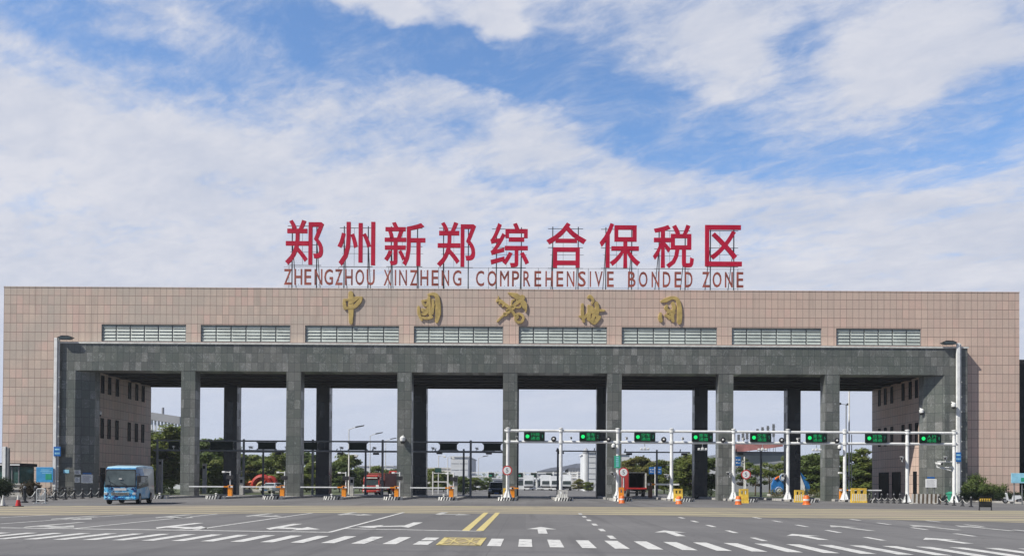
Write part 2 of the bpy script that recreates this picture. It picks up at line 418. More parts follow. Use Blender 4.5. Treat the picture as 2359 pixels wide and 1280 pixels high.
def leaf_mat(name, c0, c1, c2):
    m = bpy.data.materials.new(name); m.use_nodes = True
    b = NB(m.node_tree); pr = b.n['Principled BSDF']
    g = b.new('ShaderNodeNewGeometry')
    n = b.noise(g.outputs['Position'], 0.9, 3); r = g.outputs['Random Per Island']
    c = b.mix(r, c0, c1); c = b.mix(b.rng(n, .4, .7), c, c2)
    b.l.new(c, pr.inputs['Base Color']); pr.inputs['Roughness'].default_value = .6
    pr.inputs['Specular IOR Level'].default_value = .3
    tr = b.new('ShaderNodeBsdfTranslucent', {'Color': c}); mx = b.new('ShaderNodeMixShader', {0: .45})
    b.l.new(pr.outputs[0], mx.inputs[1]); b.l.new(tr.outputs[0], mx.inputs[2])
    b.l.new(mx.outputs[0], b.n['Material Output'].inputs['Surface'])
    return m
M['leaf_dark'] = leaf_mat('dark_green_leaves', (.092, .142, .040), (.165, .220, .066), (.130, .172, .055))
M['leaf_mid'] = leaf_mat('mid_green_leaves', (.140, .200, .048), (.235, .275, .075), (.190, .215, .062))
M['leaf_warm'] = leaf_mat('yellow_green_leaves', (.15, .17, .042), (.215, .21, .06), (.17, .15, .045))
M['leaf_hedge'] = leaf_mat('hedge_leaves', (.022, .045, .016), (.045, .072, .026), (.03, .05, .02))
M['leaf_brown'] = leaf_mat('bronze_hedge_leaves', (.05, .035, .018), (.075, .05, .025), (.045, .045, .02))

def asphalt_mat():
    m = bpy.data.materials.new('worn_asphalt'); m.use_nodes = True
    b = NB(m.node_tree); pr = b.n['Principled BSDF']; g = b.new('ShaderNodeNewGeometry').outputs['Position']
    a = b.noise(g, 0.09, 6, 0.62); f = b.noise(g, 55, 3, .7); md = b.noise(g, 1.6, 5, .65)
    c = b.mix(b.rng(a, .3, .7), (.118, .117, .121), (.182, .180, .181))
    c = b.mix(b.rng(md, .35, .75, 0, .5), c, (.122, .121, .127))
    trk = b.noise(b.v('MULTIPLY', g, (.75, .035, 1.0)), 1.0, 4, .6)      # tyre tracks along the lanes
    c = b.mix(b.rng(trk, .48, .68, 0, .68), c, (.088, .087, .091))
    trk2 = b.noise(b.v('MULTIPLY', g, (.03, .9, 1.0)), 1.0, 4, .6)       # tracks of the crossing street
    near = b.rng(b.sep(g)[1], 22.0, 17.0)
    c = b.mix(b.m('MULTIPLY', near, b.rng(trk2, .42, .62, 0, .75)), c, (.095, .095, .108))
    vor = b.new('ShaderNodeTexVoronoi', {'Vector': b.v('ADD', g, b.v('SCALE', b.noise(g, .8, 3, color=True), None, 1.2)), 'Scale': .16}, feature='DISTANCE_TO_EDGE')
    c = b.mix(b.rng(vor.outputs['Distance'], .006, .001, 0, .35), c, (.06, .06, .063))  # sealed cracks
    spot = b.rng(b.noise(g, .55, 3, .5), .70, .78, 0, .35); c = b.mix(spot, c, (.085, .085, .088))
    gx, gy, gz = b.sep(b.v('ADD', g, b.v('SCALE', b.noise(g, .5, 3, color=True), None, .10)))
    jx = b.rng(b.m('ABSOLUTE', b.m('SUBTRACT', b.m('FRACT', b.m('DIVIDE', b.m('ADD', gx, .8), 4.05)), .5)), .4955, .499)   # paving joints along the lanes
    jy = b.rng(b.m('ABSOLUTE', b.m('SUBTRACT', b.m('FRACT', b.m('DIVIDE', gy, 14.5)), .5)), .4975, .4992)
    c = b.mix(b.m('MULTIPLY', b.m('MAXIMUM', jx, jy), .55), c, (.07, .07, .072))
    pat = b.new('ShaderNodeTexWhiteNoise', {'Vector': b.xyz(b.m('FLOOR', b.m('DIVIDE', gx, 8.1)), b.m('FLOOR', b.m('DIVIDE', gy, 14.5)), 0.0)}, noise_dimensions='2D').outputs['Value']
    c = b.mix(b.rng(pat, .70, .72, 0, .40), c, (.098, .097, .100))          # relaid patches
    oil = b.noise(b.v('MULTIPLY', g, (1.0, .45, 1.0)), .9, 4, .55); c = b.mix(b.rng(oil, .66, .76, 0, .45), c, (.075, .075, .078))
    c = b.mix(b.m('MULTIPLY', b.rng(f, .3, .8), .32), c, (.25, .245, .24))
    b.l.new(c, pr.inputs['Base Color']); pr.inputs['Roughness'].default_value = .85; pr.inputs['Specular IOR Level'].default_value = .25
    bn = b.new('ShaderNodeBump', {'Strength': .3, 'Distance': .01, 'Height': f}); b.l.new(bn.outputs[0], pr.inputs['Normal'])
    return m
M['asphalt'] = asphalt_mat()
def band_mat():
    m = bpy.data.materials.new('striped_rumble_paving'); m.use_nodes = True
    b = NB(m.node_tree); pr = b.n['Principled BSDF']; g = b.new('ShaderNodeNewGeometry').outputs['Position']
    x, y, z = b.sep(g)
    wob = b.m('MULTIPLY', b.noise(b.v('MULTIPLY', g, (.05, .05, 1)), 1.0, 4), 2.2)
    s = b.m('FRACT', b.m('DIVIDE', b.m('ADD', b.m('ADD', y, b.m('MULTIPLY', b.m('SQRT', b.m('ADD', b.m('MULTIPLY', x, x), 120.0)), -.15)), wob), 3.2))
    st = b.rng(b.m('ABSOLUTE', b.m('SUBTRACT', s, .5)), .22, .34)
    wear = b.noise(b.v('MULTIPLY', g, (.25, .8, 1)), .8, 6, .7)
    base = b.mix(b.rng(b.noise(g, .12, 5), .35, .68), (.31, .275, .20), (.37, .33, .215))
    base = b.mix(b.rng(b.noise(g, .07, 3), .48, .7, 0, .5), base, (.35, .285, .24))
    c = b.mix(b.m('MULTIPLY', st, b.rng(wear, .2, .7, .30, .75)), base, (.150, .146, .142))
    f = b.noise(g, 40, 3, .7); c = b.mix(.22, c, b.mix(f, (.3, .3, .3), (.7, .7, .7)), 'OVERLAY')
    trk = b.noise(b.v('MULTIPLY', g, (.6, .05, 1.0)), 1.0, 4, .6); c = b.mix(b.rng(trk, .5, .72, 0, .35), c, (.15, .145, .14))
    b.l.new(c, pr.inputs['Base Color']); pr.inputs['Roughness'].default_value = .85; pr.inputs['Specular IOR Level'].default_value = .25
    return m
M['band'] = band_mat()
def paint_mat(name, col, wearcol=(.17, .17, .175), amt=.55):
    m = bpy.data.materials.new(name); m.use_nodes = True
    b = NB(m.node_tree); pr = b.n['Principled BSDF']; g = b.new('ShaderNodeNewGeometry').outputs['Position']
    w = b.noise(g, 3.5, 8, .72); big = b.noise(g, .35, 3)
    k = b.m('MULTIPLY', b.rng(w, .47, .66), b.rng(big, .35, .65, amt * .6, amt * 1.35))
    fine = b.noise(g, 22.0, 4, .7); k = b.m('MAXIMUM', k, b.rng(fine, .60, .70, 0, .7))
    c = b.mix(k, col, wearcol); b.l.new(c, pr.inputs['Base Color']); pr.inputs['Roughness'].default_value = .7
    return m
M['line_white'] = paint_mat('worn_white_road_paint', (.62, .62, .60))
M['line_faint'] = paint_mat('faded_white_road_paint', (.46, .46, .44), amt=.8)
M['line_yellow'] = paint_mat('worn_yellow_road_paint', (.60, .50, .20))
M['box_fill'] = paint_mat('worn_ochre_fill', (.36, .29, .16), amt=.5)
ORD = ['first', 'second', 'third', 'fourth', 'fifth', 'sixth', 'seventh', 'eighth', 'ninth', 'tenth', 'eleventh', 'twelfth', 'thirteenth', 'fourteenth', 'fifteenth', 'sixteenth']
# ================================================================== the setting
def sheet(name, pts, z, m, kind='structure'):
    o = MB().add([(p[0], p[1], z) for p in pts], [tuple(range(len(pts)))]).build(name, m)
    if o.data.polygons[0].normal.z < 0: o.data.flip_normals()
    return tag(o, kind=kind)
sheet('ground', [(-1500, -150), (1500, -150), (1500, 1600), (-1500, 1600)], 0.0, M['asphalt'])
# rumble strip paving across the whole forecourt: rear edge and front edge surveyed from the photograph
rear = [(-90, 57.5)] + [(G(u, v).x, G(u, v).y) for u, v in ((0, 1164.5), (600, 1163.5), (1180, 1164.5), (1700, 1169), (2359, 1175))] + [(90, 55)]
front = [(70, 34)] + [(G(u, v).x, G(u, v).y) for u, v in ((2359, 1203), (2000, 1195), (1550, 1187.5), (1180, 1182), (800, 1180.5), (400, 1183), (0, 1187.5))] + [(-70, 35)]
sheet('rumble_paving', rear + front, 0.004, M['band'])

def strip_mb(mb, a, b, w, z=0.008, m=0):      # painted line between two ground points
    a, b = Vector((a[0], a[1], z)), Vector((b[0], b[1], z)); d = (b - a).normalized(); n = Vector((-d.y, d.x, 0)) * w / 2
    mb.quad(a - n, b - n, b + n, a + n, m)
def mark(name, mb, m):
    o = mb.build(name, m)
    for p in o.data.polygons:
        if p.normal.z < 0: p.flip()
    return tag(o, kind='structure')
# crosswalk
mb = MB()
def cw(X):
    ym = 22.15 - .205 * X - (.006 * X * X if X < 0 else 0.0005 * X * X); return ym - 1.42, ym + 1.42
xs = [-.80 + .757 * k for k in range(0, 19)] + [-2.61 - .785 * k for k in range(0, 24)]
for x in xs:
    n0, f0 = cw(x - .17); n1, f1 = cw(x + .17); j = random.uniform(-.02, .02)
    if abs(x + 2.61) < .01:
        mdl = (n0 + f0) / 2
        mb.quad((x - .19, n0, .008), (x + .19, n1, .008), (x + .19, mdl - .12, .008), (x - .19, mdl - .12, .008))
        mb.quad((x - .19, mdl + .25, .008), (x + .19, mdl + .25, .008), (x + .19, f1, .008), (x - .19, f0, .008))
    else: mb.quad((x - .17, n0 + j, .008), (x + .17, n1 + j, .008), (x + .17, f1 + j, .008), (x - .17, f0 + j, .008))
mark('crosswalk', mb, M['line_white'])
# yellow boxed waiting area in the crosswalk
c4 = [G(1004, 1255), G(1107, 1256), G(1121, 1238), G(1024, 1237)]
def lerp(a, b, t): return a + (b - a) * t
def bil(s, t): return lerp(lerp(c4[0], c4[1], s), lerp(c4[3], c4[2], s), t)
sheet('crosswalk_box_fill', [(p.x, p.y) for p in c4], 0.006, M['box_fill'])
mb = MB()
for a, b2, w in (((0.03, .06), (.97, .06), .16), ((.03, .94), (.97, .94), .16), ((.06, 0), (.06, 1), .14), ((.94, 0), (.94, 1), .14),
                 ((.1, .35), (.9, .35), .05), ((.1, .62), (.9, .62), .05), ((.12, .15), (.5, .85), .05), ((.5, .15), (.88, .85), .05), ((.12, .85), (.5, .15), .05), ((.5, .85), (.88, .15), .05), ((.3, .1), (.3, .9), .04), ((.7, .1), (.7, .9), .04)):
    strip_mb(mb, bil(*a), bil(*b2), w, .010 if w > .1 else .012 + .0005 * len(mb.f))
mark('crosswalk_box_lines', mb, M['line_yellow'])
# lane lines
mb = MB()
for a, b2 in (((930, 1179.5), (761, 1225)), ((719, 1181), (446, 1219.8)), ((502, 1183), (170, 1217)), ((305, 1184.5), (0, 1206)), ((115, 1185), (0, 1192))):
    strip_mb(mb, G(*a), G(*b2), .15)
for a, b2, w in (((0, 1215), (763, 1225.5), .28), ((790, 1217), (1108, 1223), .25)): strip_mb(mb, G(*a), G(*b2), w, .009)
mark('solid_lane_lines', mb, M['line_white'])
mb = MB()
for (un, vn, uf, vf) in ((1120, 1180, 1072, 1222), (1147, 1180, 1105, 1222)): strip_mb(mb, G(un, vn), G(uf, vf), .24)
mark('centre_lines', mb, M['line_yellow'])
mb = MB()
for (a, b2) in (((1337, 1183), (1409, 1237)), ((1570, 1192), (1762, 1245.5)), ((1744, 1192), (2090, 1254)), ((1970, 1196.5), (2295, 1241.5)), ((2150, 1200), (2359, 1222))):
    p, q = G(*a), G(*b2); d = (q - p).normalized(); L = (q - p).length; k = 0.0
    while k < L + 1.0:
        strip_mb(mb, p + d * (k - .75), p + d * (k + .75), .17); k += 3.85
mark('dashed_lane_lines', mb, M['line_white'])
# arrows
def arrow(mb, c, L, kind, rz, s=1.0):
    z = .008; M2 = Matrix.Rotation(rz, 3, 'Z')
    def poly(pts): mb.add([Vector((c.x, c.y, z)) + M2 @ Vector((x * s, y, 0)) for x, y in pts], [tuple(range(len(pts)))])
    if kind == 'up':
        poly([(-.14, -L / 2), (.14, -L / 2), (.14, L * .12), (-.14, L * .12)]); poly([(-.5, L * .12), (.5, L * .12), (0, L / 2)])
    else:                                   # straight stem with a turn to one side
        k = 1 if kind == 'right' else -1
        poly([(-.14, -L / 2), (.14, -L / 2), (.14, L * .22), (-.14, L * .38)][::1]);
        poly([(k * .14, L * .05), (k * .75, L * .16), (k * .75, L * .30), (k * .14, L * .22)]); poly([(k * .75, L * .00), (k * 1.35, L * .30), (k * .75, L * .46)])
mb = MB()
for tip, base in (((1248, 1213), (1249, 1228.5)), ((1526, 1221), (1574, 1234.5)), ((1824, 1229), (1899, 1243)), ((2124, 1238), (2240, 1251.5))):
    t, q = G(*tip), G(*base); arrow(mb, (t + q) / 2, (t - q).length, 'up', 0)
for u, v, k in ((945, 1209, 'right'), (645, 1213, 'left'), (400, 1211, 'left')):
    arrow(mb, G(u, v), 4.6, k, math.pi, 1.25)
mark('lane_arrows', mb, M['line_white'])
mb = MB()
for u, v, k in ((1015, 1182.5, 'left'), (795, 1183, 'left'), (590, 1186, 'left'), (390, 1189, 'left'), (160, 1192, 'left'), (110, 1209, 'left')):
    arrow(mb, G(u, v), 4.6, k, math.pi, 1.2)
for tip, base in (((1925, 1214), (1990, 1216.5)), ((2110, 1212), (2190, 1216)), ((2235, 1212), (2290, 1219))):
    t, q = G(*tip), G(*base); arrow(mb, (t + q) / 2, 4.0, 'up', 0)
mark('faded_lane_arrows', mb, M['line_faint'])

# kerbed pavements beside the gate towers
def pavement(name, pts, h=.13, kw=.18):
    pts = [Vector((p[0], p[1], 0)) for p in pts]
    o = tag(MB().prism([(p.x, p.y) for p in pts], -.02, h, plane='XY').build(name, M['paver']), kind='structure')
    return o
def kerb(name, pts, h=.14, w=.22):
    mb = MB()
    for a, b2 in zip(pts[:-1], pts[1:]):
        a, b2 = Vector((*a, 0)), Vector((*b2, 0)); d = (b2 - a).normalized(); n = Vector((-d.y, d.x, 0)) * w; N = max(1, int((b2 - a).length))
        for i in range(N):
            p, q = lerp(a, b2, i / N) + d * .008, lerp(a, b2, (i + 1) / N) - d * .008
            mb.prism([(p.x, p.y), (q.x, q.y), ((q + n).x, (q + n).y), ((p + n).x, (p + n).y)], -.02, h, plane='XY')
    return tag(mb.build(name, M['concrete']), kind='structure')
pavement('pavement', [(-75, 71.2), (-43.5, 78.7), (-43.5, 85.0), (-46.0, 85.0), (-46.0, 86.4), (-75, 86.4)])
kerb('kerb', [(-75, 71), (-43.3, 78.5), (-43.3, 84.9)])
pavement('pavement', [(44.0, 77.2), (75, 71.2), (75, 86.4), (43.2, 86.4), (43.2, 84.9), (44, 84.9)])
kerb('kerb', [(43.8, 84.9), (43.8, 77.0), (75, 71.0)])

# ================================================================== the gate building
YF, YW, YB = 85.0, 85.8, 98.9
XL, XR = PX(4, YW), PX(2348.5, YW)
ZT = PZ(1180, 668, YW)
XJL, XJR = PX(132, YF), PX(2229, YF)
XIL, XIR = PX(171, YF), PX(2176.5, YF)
YJ = 86.0; X2L, X2R = PX(216.5, YJ), PX(2127.5, YJ)        # the jambs splay inwards to the passage walls
ZB1, ZB0 = PZ(1180, 795, YF), PZ(1180, 858, YF)
gate = thing('gate_building', 'long pink stone gate building with dark granite portal and eight open bays', 'gate building', (0, YF, 0))
PI_ = .02
mb = MB()
ZW0, ZW1 = PZ(1180, 790.5, YW), PZ(1180, 751.5, YW)
wins = [(230, 425), (459, 666), (700, 917), (951, 1157), (1193, 1397), (1431, 1651), (1685, 1892), (1926, 2122)]
wx = [(PX(a, YW), PX(b2, YW)) for a, b2 in wins]
mb.box(XL, XIL - .3, YW, 87.0, -.05, ZT); mb.box(XL, X2L - PI_, 87.0, YB, -.05, ZT)    # left tower
mb.box(XIR + .3, XR, YW, 87.0, -.05, ZT); mb.box(X2R + PI_, XR, 87.0, YB, -.05, ZT)    # right tower
mb.box(XIL - .3, XIR + .3, YW, 87.0, ZW1, ZT); mb.box(X2L - PI_, X2R + PI_, 87.0, YB, ZW1, ZT)   # upper mass over the windows
mb.box(XIL - .3, XIR + .3, YW + .45, 87.0, ZB0 + .25, ZW1); mb.box(X2L - PI_, X2R + PI_, 87.0, YB, ZB0 + .25, ZW1)   # behind the windows
cur = XIL - .3
for a, b2 in wx:
    mb.box(cur, a, YW, YW + .45, ZB0 + .25, ZW1); mb.box(a, b2, YW, YW + .45, ZB0 + .25, ZW0 - .02); cur = b2
mb.box(cur, XIR + .3, YW, YW + .45, ZB0 + .25, ZW1)
mb.build('wall', M['pink'], gate, world=True)
MB().box(XL - .03, XR + .03, YW - .03, YB + .03, ZT + .003, ZT + .10).build('coping', M['pink'], gate, world=True)
mb = MB()
mb.box(XJL, XJR, YF, YW - .003, ZB0, ZB1)                    # lintel
mb.box(XIL - .02, XIR + .02, YW - .003, 87.0, ZB0, ZB0 + .2)
mb.build('lintel', M['granite'], gate, world=True)
for pts in ([(XJL, YF), (XIL, YF), (X2L, YJ), (X2L, 87.0), (XJL, 87.0)], [(XIR, YF), (XJR, YF), (XJR, 87.0), (X2R, 87.0), (X2R, YJ)]):
    MB().prism(pts, -.05, ZB0 - .001, plane='XY').build('jamb', M['granite'], gate, world=True)
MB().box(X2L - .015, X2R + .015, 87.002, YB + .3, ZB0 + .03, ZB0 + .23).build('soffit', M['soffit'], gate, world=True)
mb = MB()
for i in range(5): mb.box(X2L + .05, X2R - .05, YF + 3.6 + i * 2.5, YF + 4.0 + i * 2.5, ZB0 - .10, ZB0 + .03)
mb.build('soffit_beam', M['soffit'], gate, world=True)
mb = MB(); mb.box(XJL - .08, XJR + .08, YF - .08, YW - .005, ZB1 + .002, ZB1 + .06); mb.box(XJL - .08, XJR + .08, YF - .10, YF - .06, ZB1 - .06, ZB1 + .09)
mb.build('flashing', M['flash'], gate, world=True)
# louvre windows
for (a, b2) in wx:
    fr = MB(); t = .07
    fr.box(a + .003, a + t, YW + .06, YW + .32, ZW0, ZW1 - .003); fr.box(b2 - t, b2 - .003, YW + .06, YW + .32, ZW0, ZW1 - .003)
    fr.box(a + t, b2 - t, YW + .06, YW + .32, ZW1 - t, ZW1 - .003); fr.box(a + t, b2 - t, YW + .06, YW + .32, ZW0, ZW0 + t * .6)
    n = 6; wd = (b2 - a) / n
    for k in range(1, n): fr.box(a + k * wd - .04, a + k * wd + .04, YW + .20, YW + .30, ZW0 + .05, ZW1 - t)
    lv = fr.build('louvre_window', M['steel_grey'], gate, world=True)
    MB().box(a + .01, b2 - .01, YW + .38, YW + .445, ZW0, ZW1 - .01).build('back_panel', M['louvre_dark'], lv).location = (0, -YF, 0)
    sl_ = MB(); rows = 5; h = (ZW1 - ZW0 - .1) / rows
    for k in range(n):
        for j in range(rows):
            x0, x1 = a + k * wd + .06, a + (k + 1) * wd - .06; zc = ZW0 + .05 + (j + .5) * h; jt = random.uniform(-.03, .03)
            sl_.obox(((x0 + x1) / 2, YW + .17, zc), (x1 - x0, .035, h * .93), Matrix.Rotation(R(-16) + jt, 3, 'X'))
    sl_.build('slats', M['slat'], lv).location = (0, -YF, 0)
# pillars
pil = [(415, 447.5), (658, 691.5), (914, 947), (1157.5, 1190.5), (1398, 1431.5), (1655, 1689), (1900, 1934)]
for a, b2 in pil:
    x0, x1 = PX(a, YF + .02), PX(b2, YF + .02)
    MB().box(x0, x1, YF + .02, YF + 1.36, -.05, ZB0 - .002).build('pillar', M['granite'], gate, world=True)
    xc = (x0 + x1) / 2
    MB().box(xc - .74, xc + .74, 97.2, 98.6, -.05, ZB0 + .028).build('rear_pillar', M['granite_shade'], gate, world=True)
# windows and doors in the side walls of the passage
def side_window(xw, s, y0, y1, z0, z1, nm='window'):
    mb = MB(); t = .06; d = .05 * s
    for (ya, yb, za, zb) in ((y0, y0 + t, z0, z1), (y1 - t, y1, z0, z1), (y0 + t, y1 - t, z0, z0 + t), (y0 + t, y1 - t, z1 - t, z1)):
        mb.box(min(xw, xw + d), max(xw, xw + d), ya, yb, za, zb)
    w = mb.build(nm, M['frame_dark'], gate, world=True)
    MB().box(min(xw, xw + d * .3), max(xw, xw + d * .3), y0 + t, y1 - t, z0 + t, z1 - t).build('pane', M['glass_dark'], w).location = (0, -YF, 0)
for yc in (87.55, 89.0, 90.7, 93.5, 95.2, 96.8):
    for z0, z1 in ((5.87, 7.9), (10.4, 12.2)):
        side_window(X2L - PI_ + .001, 1, yc - .32, yc + .32, z0, z1); side_window(X2R + PI_ - .001, -1, yc - .32, yc + .32, z0, z1)
for y0, y1 in ((87.3, 88.2), (89.5, 90.7), (92.4, 94.6)): side_window(X2L - PI_ + .001, 1, y0, y1, .1, 2.9, 'door')
for y0, y1 in ((87.5, 88.3), (91.3, 93.4), (94.3, 96.9)): side_window(X2R + PI_ - .001, -1, y0, y1, .1, 3.0, 'door')

# dark neighbouring block past the right end
sb = thing('side_building', 'dark glazed block showing as a sliver past the right end of the gate', 'building', (XR + 5, 112, 0))
MB().box(XR + 1.2, XR + 14, 106, 120, 0, PZ(2354, 838, 106)).build('wall', M['glass_dark'], sb, world=True)
MB().box(XR + 1.1, XR + 14, 105.9, 120.1, PZ(2354, 838, 106) + .003, PZ(2354, 828, 106)).build('roof', M['frame_dark'], sb, world=True)

# ================================================================== roof sign
YS = 88.0
CH = [('郑', 652, 741, 506, 609), ('州', 773, 860, 510.5, 612), ('新', 881, 976, 511, 612), ('郑', 1003, 1093, 511, 614), ('综', 1126, 1216, 513, 614.5),
      ('合', 1256, 1348.5, 512, 616), ('保', 1379, 1473, 513.5, 616), ('税', 1502.5, 1597, 517, 617), ('区', 1623, 1708, 518, 612.5)]
CL = ['red roof character 郑 at the left end, above ZHENG of ZHENGZHOU', 'red roof character 州 with three long verticals, above ZHOU', 'red roof character 新 above XINZH of XINZHENG', 'red roof character 郑 in the middle, between 新 and 综',
      'red roof character 综 above COMP of COMPREHENSIVE', 'red roof character 合 with a pointed roof stroke over a box', 'red roof character 保 above the end of COMPREHENSIVE', 'red roof character 税 above the word BONDED', 'red roof character 区 at the right end, above ZONE']
for (ch, u0, u1, v0, v1), lb in zip(CH, CL):
    x0, x1 = PX(u0, YS), PX(u1, YS); uc = (u0 + u1) / 2; z1, z0 = PZ(uc, v0, YS), PZ(uc, v1, YS)
    # keep the horizontal lean of the roof line out: the row of letters stands level on the roof
    t = thing('roof_character', lb, 'sign character', ((x0 + x1) / 2, YS, ZT + .1), group='red Chinese characters on the roof')
    letter_mb(ch, x0, x1, z0, z1, YS, .22, .011).build('face', M['red'], t, world=True, recalc=False)
    mb = MB(); w = x1 - x0; yb = YS + .34
    for fx in (.16, .80):
        X0 = x0 + fx * w
        mb.box(X0 - .05, X0 + .05, yb, yb + .09, ZT + .1, z1 - .35)
        mb.cyl((X0, yb + .1, z0 + (z1 - z0) * .5), (X0 - .15, yb + 2.6, ZT + .1), .045, n=5)
    for fz in (.0, .46, .88): mb.box(x0 + .04 * w, x0 + .92 * w, yb + .02, yb + .07, z0 + fz * (z1 - z0) - .02, z0 + fz * (z1 - z0) + .03)
    mb.box(x0 + .10 * w, x0 + .94 * w, yb + .11, yb + .14, z0 + (z1 - z0) * .30, z0 + (z1 - z0) * .30 + .03)
    for fx in (.42,): mb.box(x0 + fx * w, x0 + fx * w + .025, yb + .11, yb + .14, z0 + .1, z1 - .5)
    mb.build('support_frame', M['steel_dark'], t, world=True)
EN = [('ZHENGZHOU', [(650, 667.5), (674, 692), (697, 713), (720.5, 738.5), (743, 763), (768, 785), (791, 808.5), (815, 835), (841, 859.5)], 619.5, 656),
      ('XINZHENG', [(880.5, 898), (906, 909.2), (916, 934), (941, 958.5), (965, 983.5), (991, 1006.5), (1014, 1031.5), (1040, 1060)], 621.5, 657.5),
      ('COMPREHENSIVE', [(1093.5, 1112.5), (1120, 1141.5), (1149, 1170), (1176.8, 1193.5), (1203, 1219.5), (1228.5, 1244.5), (1254, 1271.5), (1279.5, 1295.5), (1303.5, 1321), (1329.5, 1347.5), (1356.5, 1359.5), (1368, 1386.5), (1396.5, 1412)], 624, 659.5),
      ('BONDED', [(1445, 1462.5), (1470, 1490), (1499.5, 1517.5), (1525.5, 1543), (1552.5, 1568), (1576.5, 1594)], 625.5, 661),
      ('ZONE', [(1616.5, 1633.5), (1640.5, 1661), (1669, 1687), (1696, 1711.5)], 626, 661.5)]
YE = 87.7
for word, us, v0, v1 in EN:
    for i, (ch, (u0, u1)) in enumerate(zip(word, us)):
        x0, x1 = PX(u0, YE), PX(u1, YE); uc = (us[0][0] + us[-1][1]) / 2; z1, z0 = PZ(uc, v0, YE) , PZ(uc, v1, YE)
        lb = f'thin brown roof letter {ch}, ' + (f'first letter of the word {word}' if i == 0 else (f'last letter of the word {word}' if i == len(word) - 1 else f'{ORD[i]} letter of the word {word} on the roof'))
        o = tag(letter_mb(ch, x0, x1, z0, z1, YE, .12, .010).build('roof_letter', M['brown'], recalc=False), lb, 'sign letter', 'brown Latin letters on the roof')
        lg = MB()
        for zz in (z0 + .05, z1 - .10): lg.box((x0 + x1) / 2 - .03, (x0 + x1) / 2 + .03, YE + .125, YE + .185, zz - .03, zz + .03)
        lg.build('standoff', M['steel_dark'], o)
rl = MB()
for v in (616.5, 661.5):
    z = PZ(1180, v, YE); rl.box(PX(648, YE), PX(1714, YE), YE + .19, YE + .22, z, z + .022)
for k in range(10):
    X0 = lerp(PX(660, YE), PX(1700, YE), k / 9); rl.box(X0 - .018, X0 + .018, YE + .24, YE + .29, ZT + .1, PZ(1180, 615, YE))
tag(rl.build('letter_rail', M['steel_dark']), 'thin steel rails and uprights carrying the brown roof letters', 'sign rail')

# ================================================================== gilded emblem characters on the wall
def brush(strokes, ox, oy, sc, Y, name, label):
    mb = MB()
    for si, st in enumerate(strokes):
        pts = []
        for i in range(len(st) - 1):
            n = 4
            for k in range(n + (i == len(st) - 2)):
                t = k / n; p0 = st[max(0, i - 1)]; p1 = st[i]; p2 = st[i + 1]; p3 = st[min(len(st) - 1, i + 2)]
                q = [0.5 * (2 * p1[j] + (p2[j] - p0[j]) * t + (2 * p0[j] - 5 * p1[j] + 4 * p2[j] - p3[j]) * t * t + (3 * p1[j] - p0[j] - 3 * p2[j] + p3[j]) * t ** 3) for j in range(2)]
                pts.append((q[0], q[1], p1[2] + (p2[2] - p1[2]) * t))
        W = []
        for x, y, w in pts:
            c = P(ox + x / sc, oy + y / sc, Y); W.append((Vector((c.x, Y, c.z)), w / sc / F * Y / 2 * 1.28))
        d0 = (W[1][0] - W[0][0]).normalized(); d1 = (W[-1][0] - W[-2][0]).normalized()
        W = [(W[0][0] - d0 * W[0][1] * .8, W[0][1] * .45)] + W + [(W[-1][0] + d1 * W[-1][1] * .8, W[-1][1] * .45)]
        ring = []
        for i, (c, r) in enumerate(W):
            d = (W[min(i + 1, len(W) - 1)][0] - W[max(0, i - 1)][0]).normalized(); nn = Vector((-d.z, 0, d.x))
            dep = .10 + .004 * si
            ring.append([c + nn * r + Vector((0, .025, 0)), c + nn * r - Vector((0, dep * .75, 0)), c + nn * r * .88 - Vector((0, dep, 0)), c - nn * r * .88 - Vector((0, dep, 0)), c - nn * r - Vector((0, dep * .75, 0)), c - nn * r + Vector((0, .025, 0))])
        k0 = len(mb.v); vs = [p for rr in ring for p in rr]; fs = []
        for i in range(len(ring) - 1):
            for j in range(6): fs.append((i * 6 + j, i * 6 + (j + 1) % 6, (i + 1) * 6 + (j + 1) % 6, (i + 1) * 6 + j))
        fs.append(tuple(range(5, -1, -1))); fs.append(tuple(range((len(ring) - 1) * 6, len(ring) * 6)))
        mb.add(vs, fs)
    return tag(mb.build(name, M['gold']), label, 'emblem', 'gilded emblems on the gate wall')
YG = YW - .03
S1 = [[(350, 90, 80), (355, 250, 90), (355, 420, 90), (352, 710, 62)], [(215, 225, 40), (215, 320, 60), (235, 415, 55)], [(205, 240, 35), (330, 225, 45), (470, 195, 50), (575, 185, 28)],
      [(575, 185, 40), (530, 270, 66), (450, 360, 62), (400, 400, 40)], [(215, 410, 36), (300, 400, 46), (430, 385, 46)], [(330, 300, 40), (410, 260, 44), (500, 205, 30)]]
brush(S1, 770, 665, 9.073, YG, 'gilded_character', 'gilded brush character 中 at the left end of the wall row')
S2 = [[(1965, 125, 30), (2060, 112, 50), (2140, 150, 72), (2170, 300, 88), (2172, 520, 90), (2140, 690, 50)], [(1765, 380, 44), (1775, 520, 56), (1830, 650, 40)], [(1985, 170, 40), (1975, 300, 70), (1990, 470, 60), (2030, 590, 46)],
      [(1840, 260, 36), (1990, 230, 40)], [(1850, 290, 40), (1900, 350, 46), (1960, 330, 40)], [(1850, 440, 60), (1900, 470, 70), (1960, 420, 40)], [(1840, 530, 40), (1910, 530, 44), (1960, 470, 34)],
      [(1840, 600, 36), (1930, 620, 46), (2040, 590, 50)], [(2060, 230, 40), (2070, 350, 50), (2050, 520, 46)], [(2090, 330, 30), (2050, 410, 40)]]
brush(S2, 770, 665, 9.073, YG, 'gilded_character', 'gilded brush character 國 with a tall hooked right side')
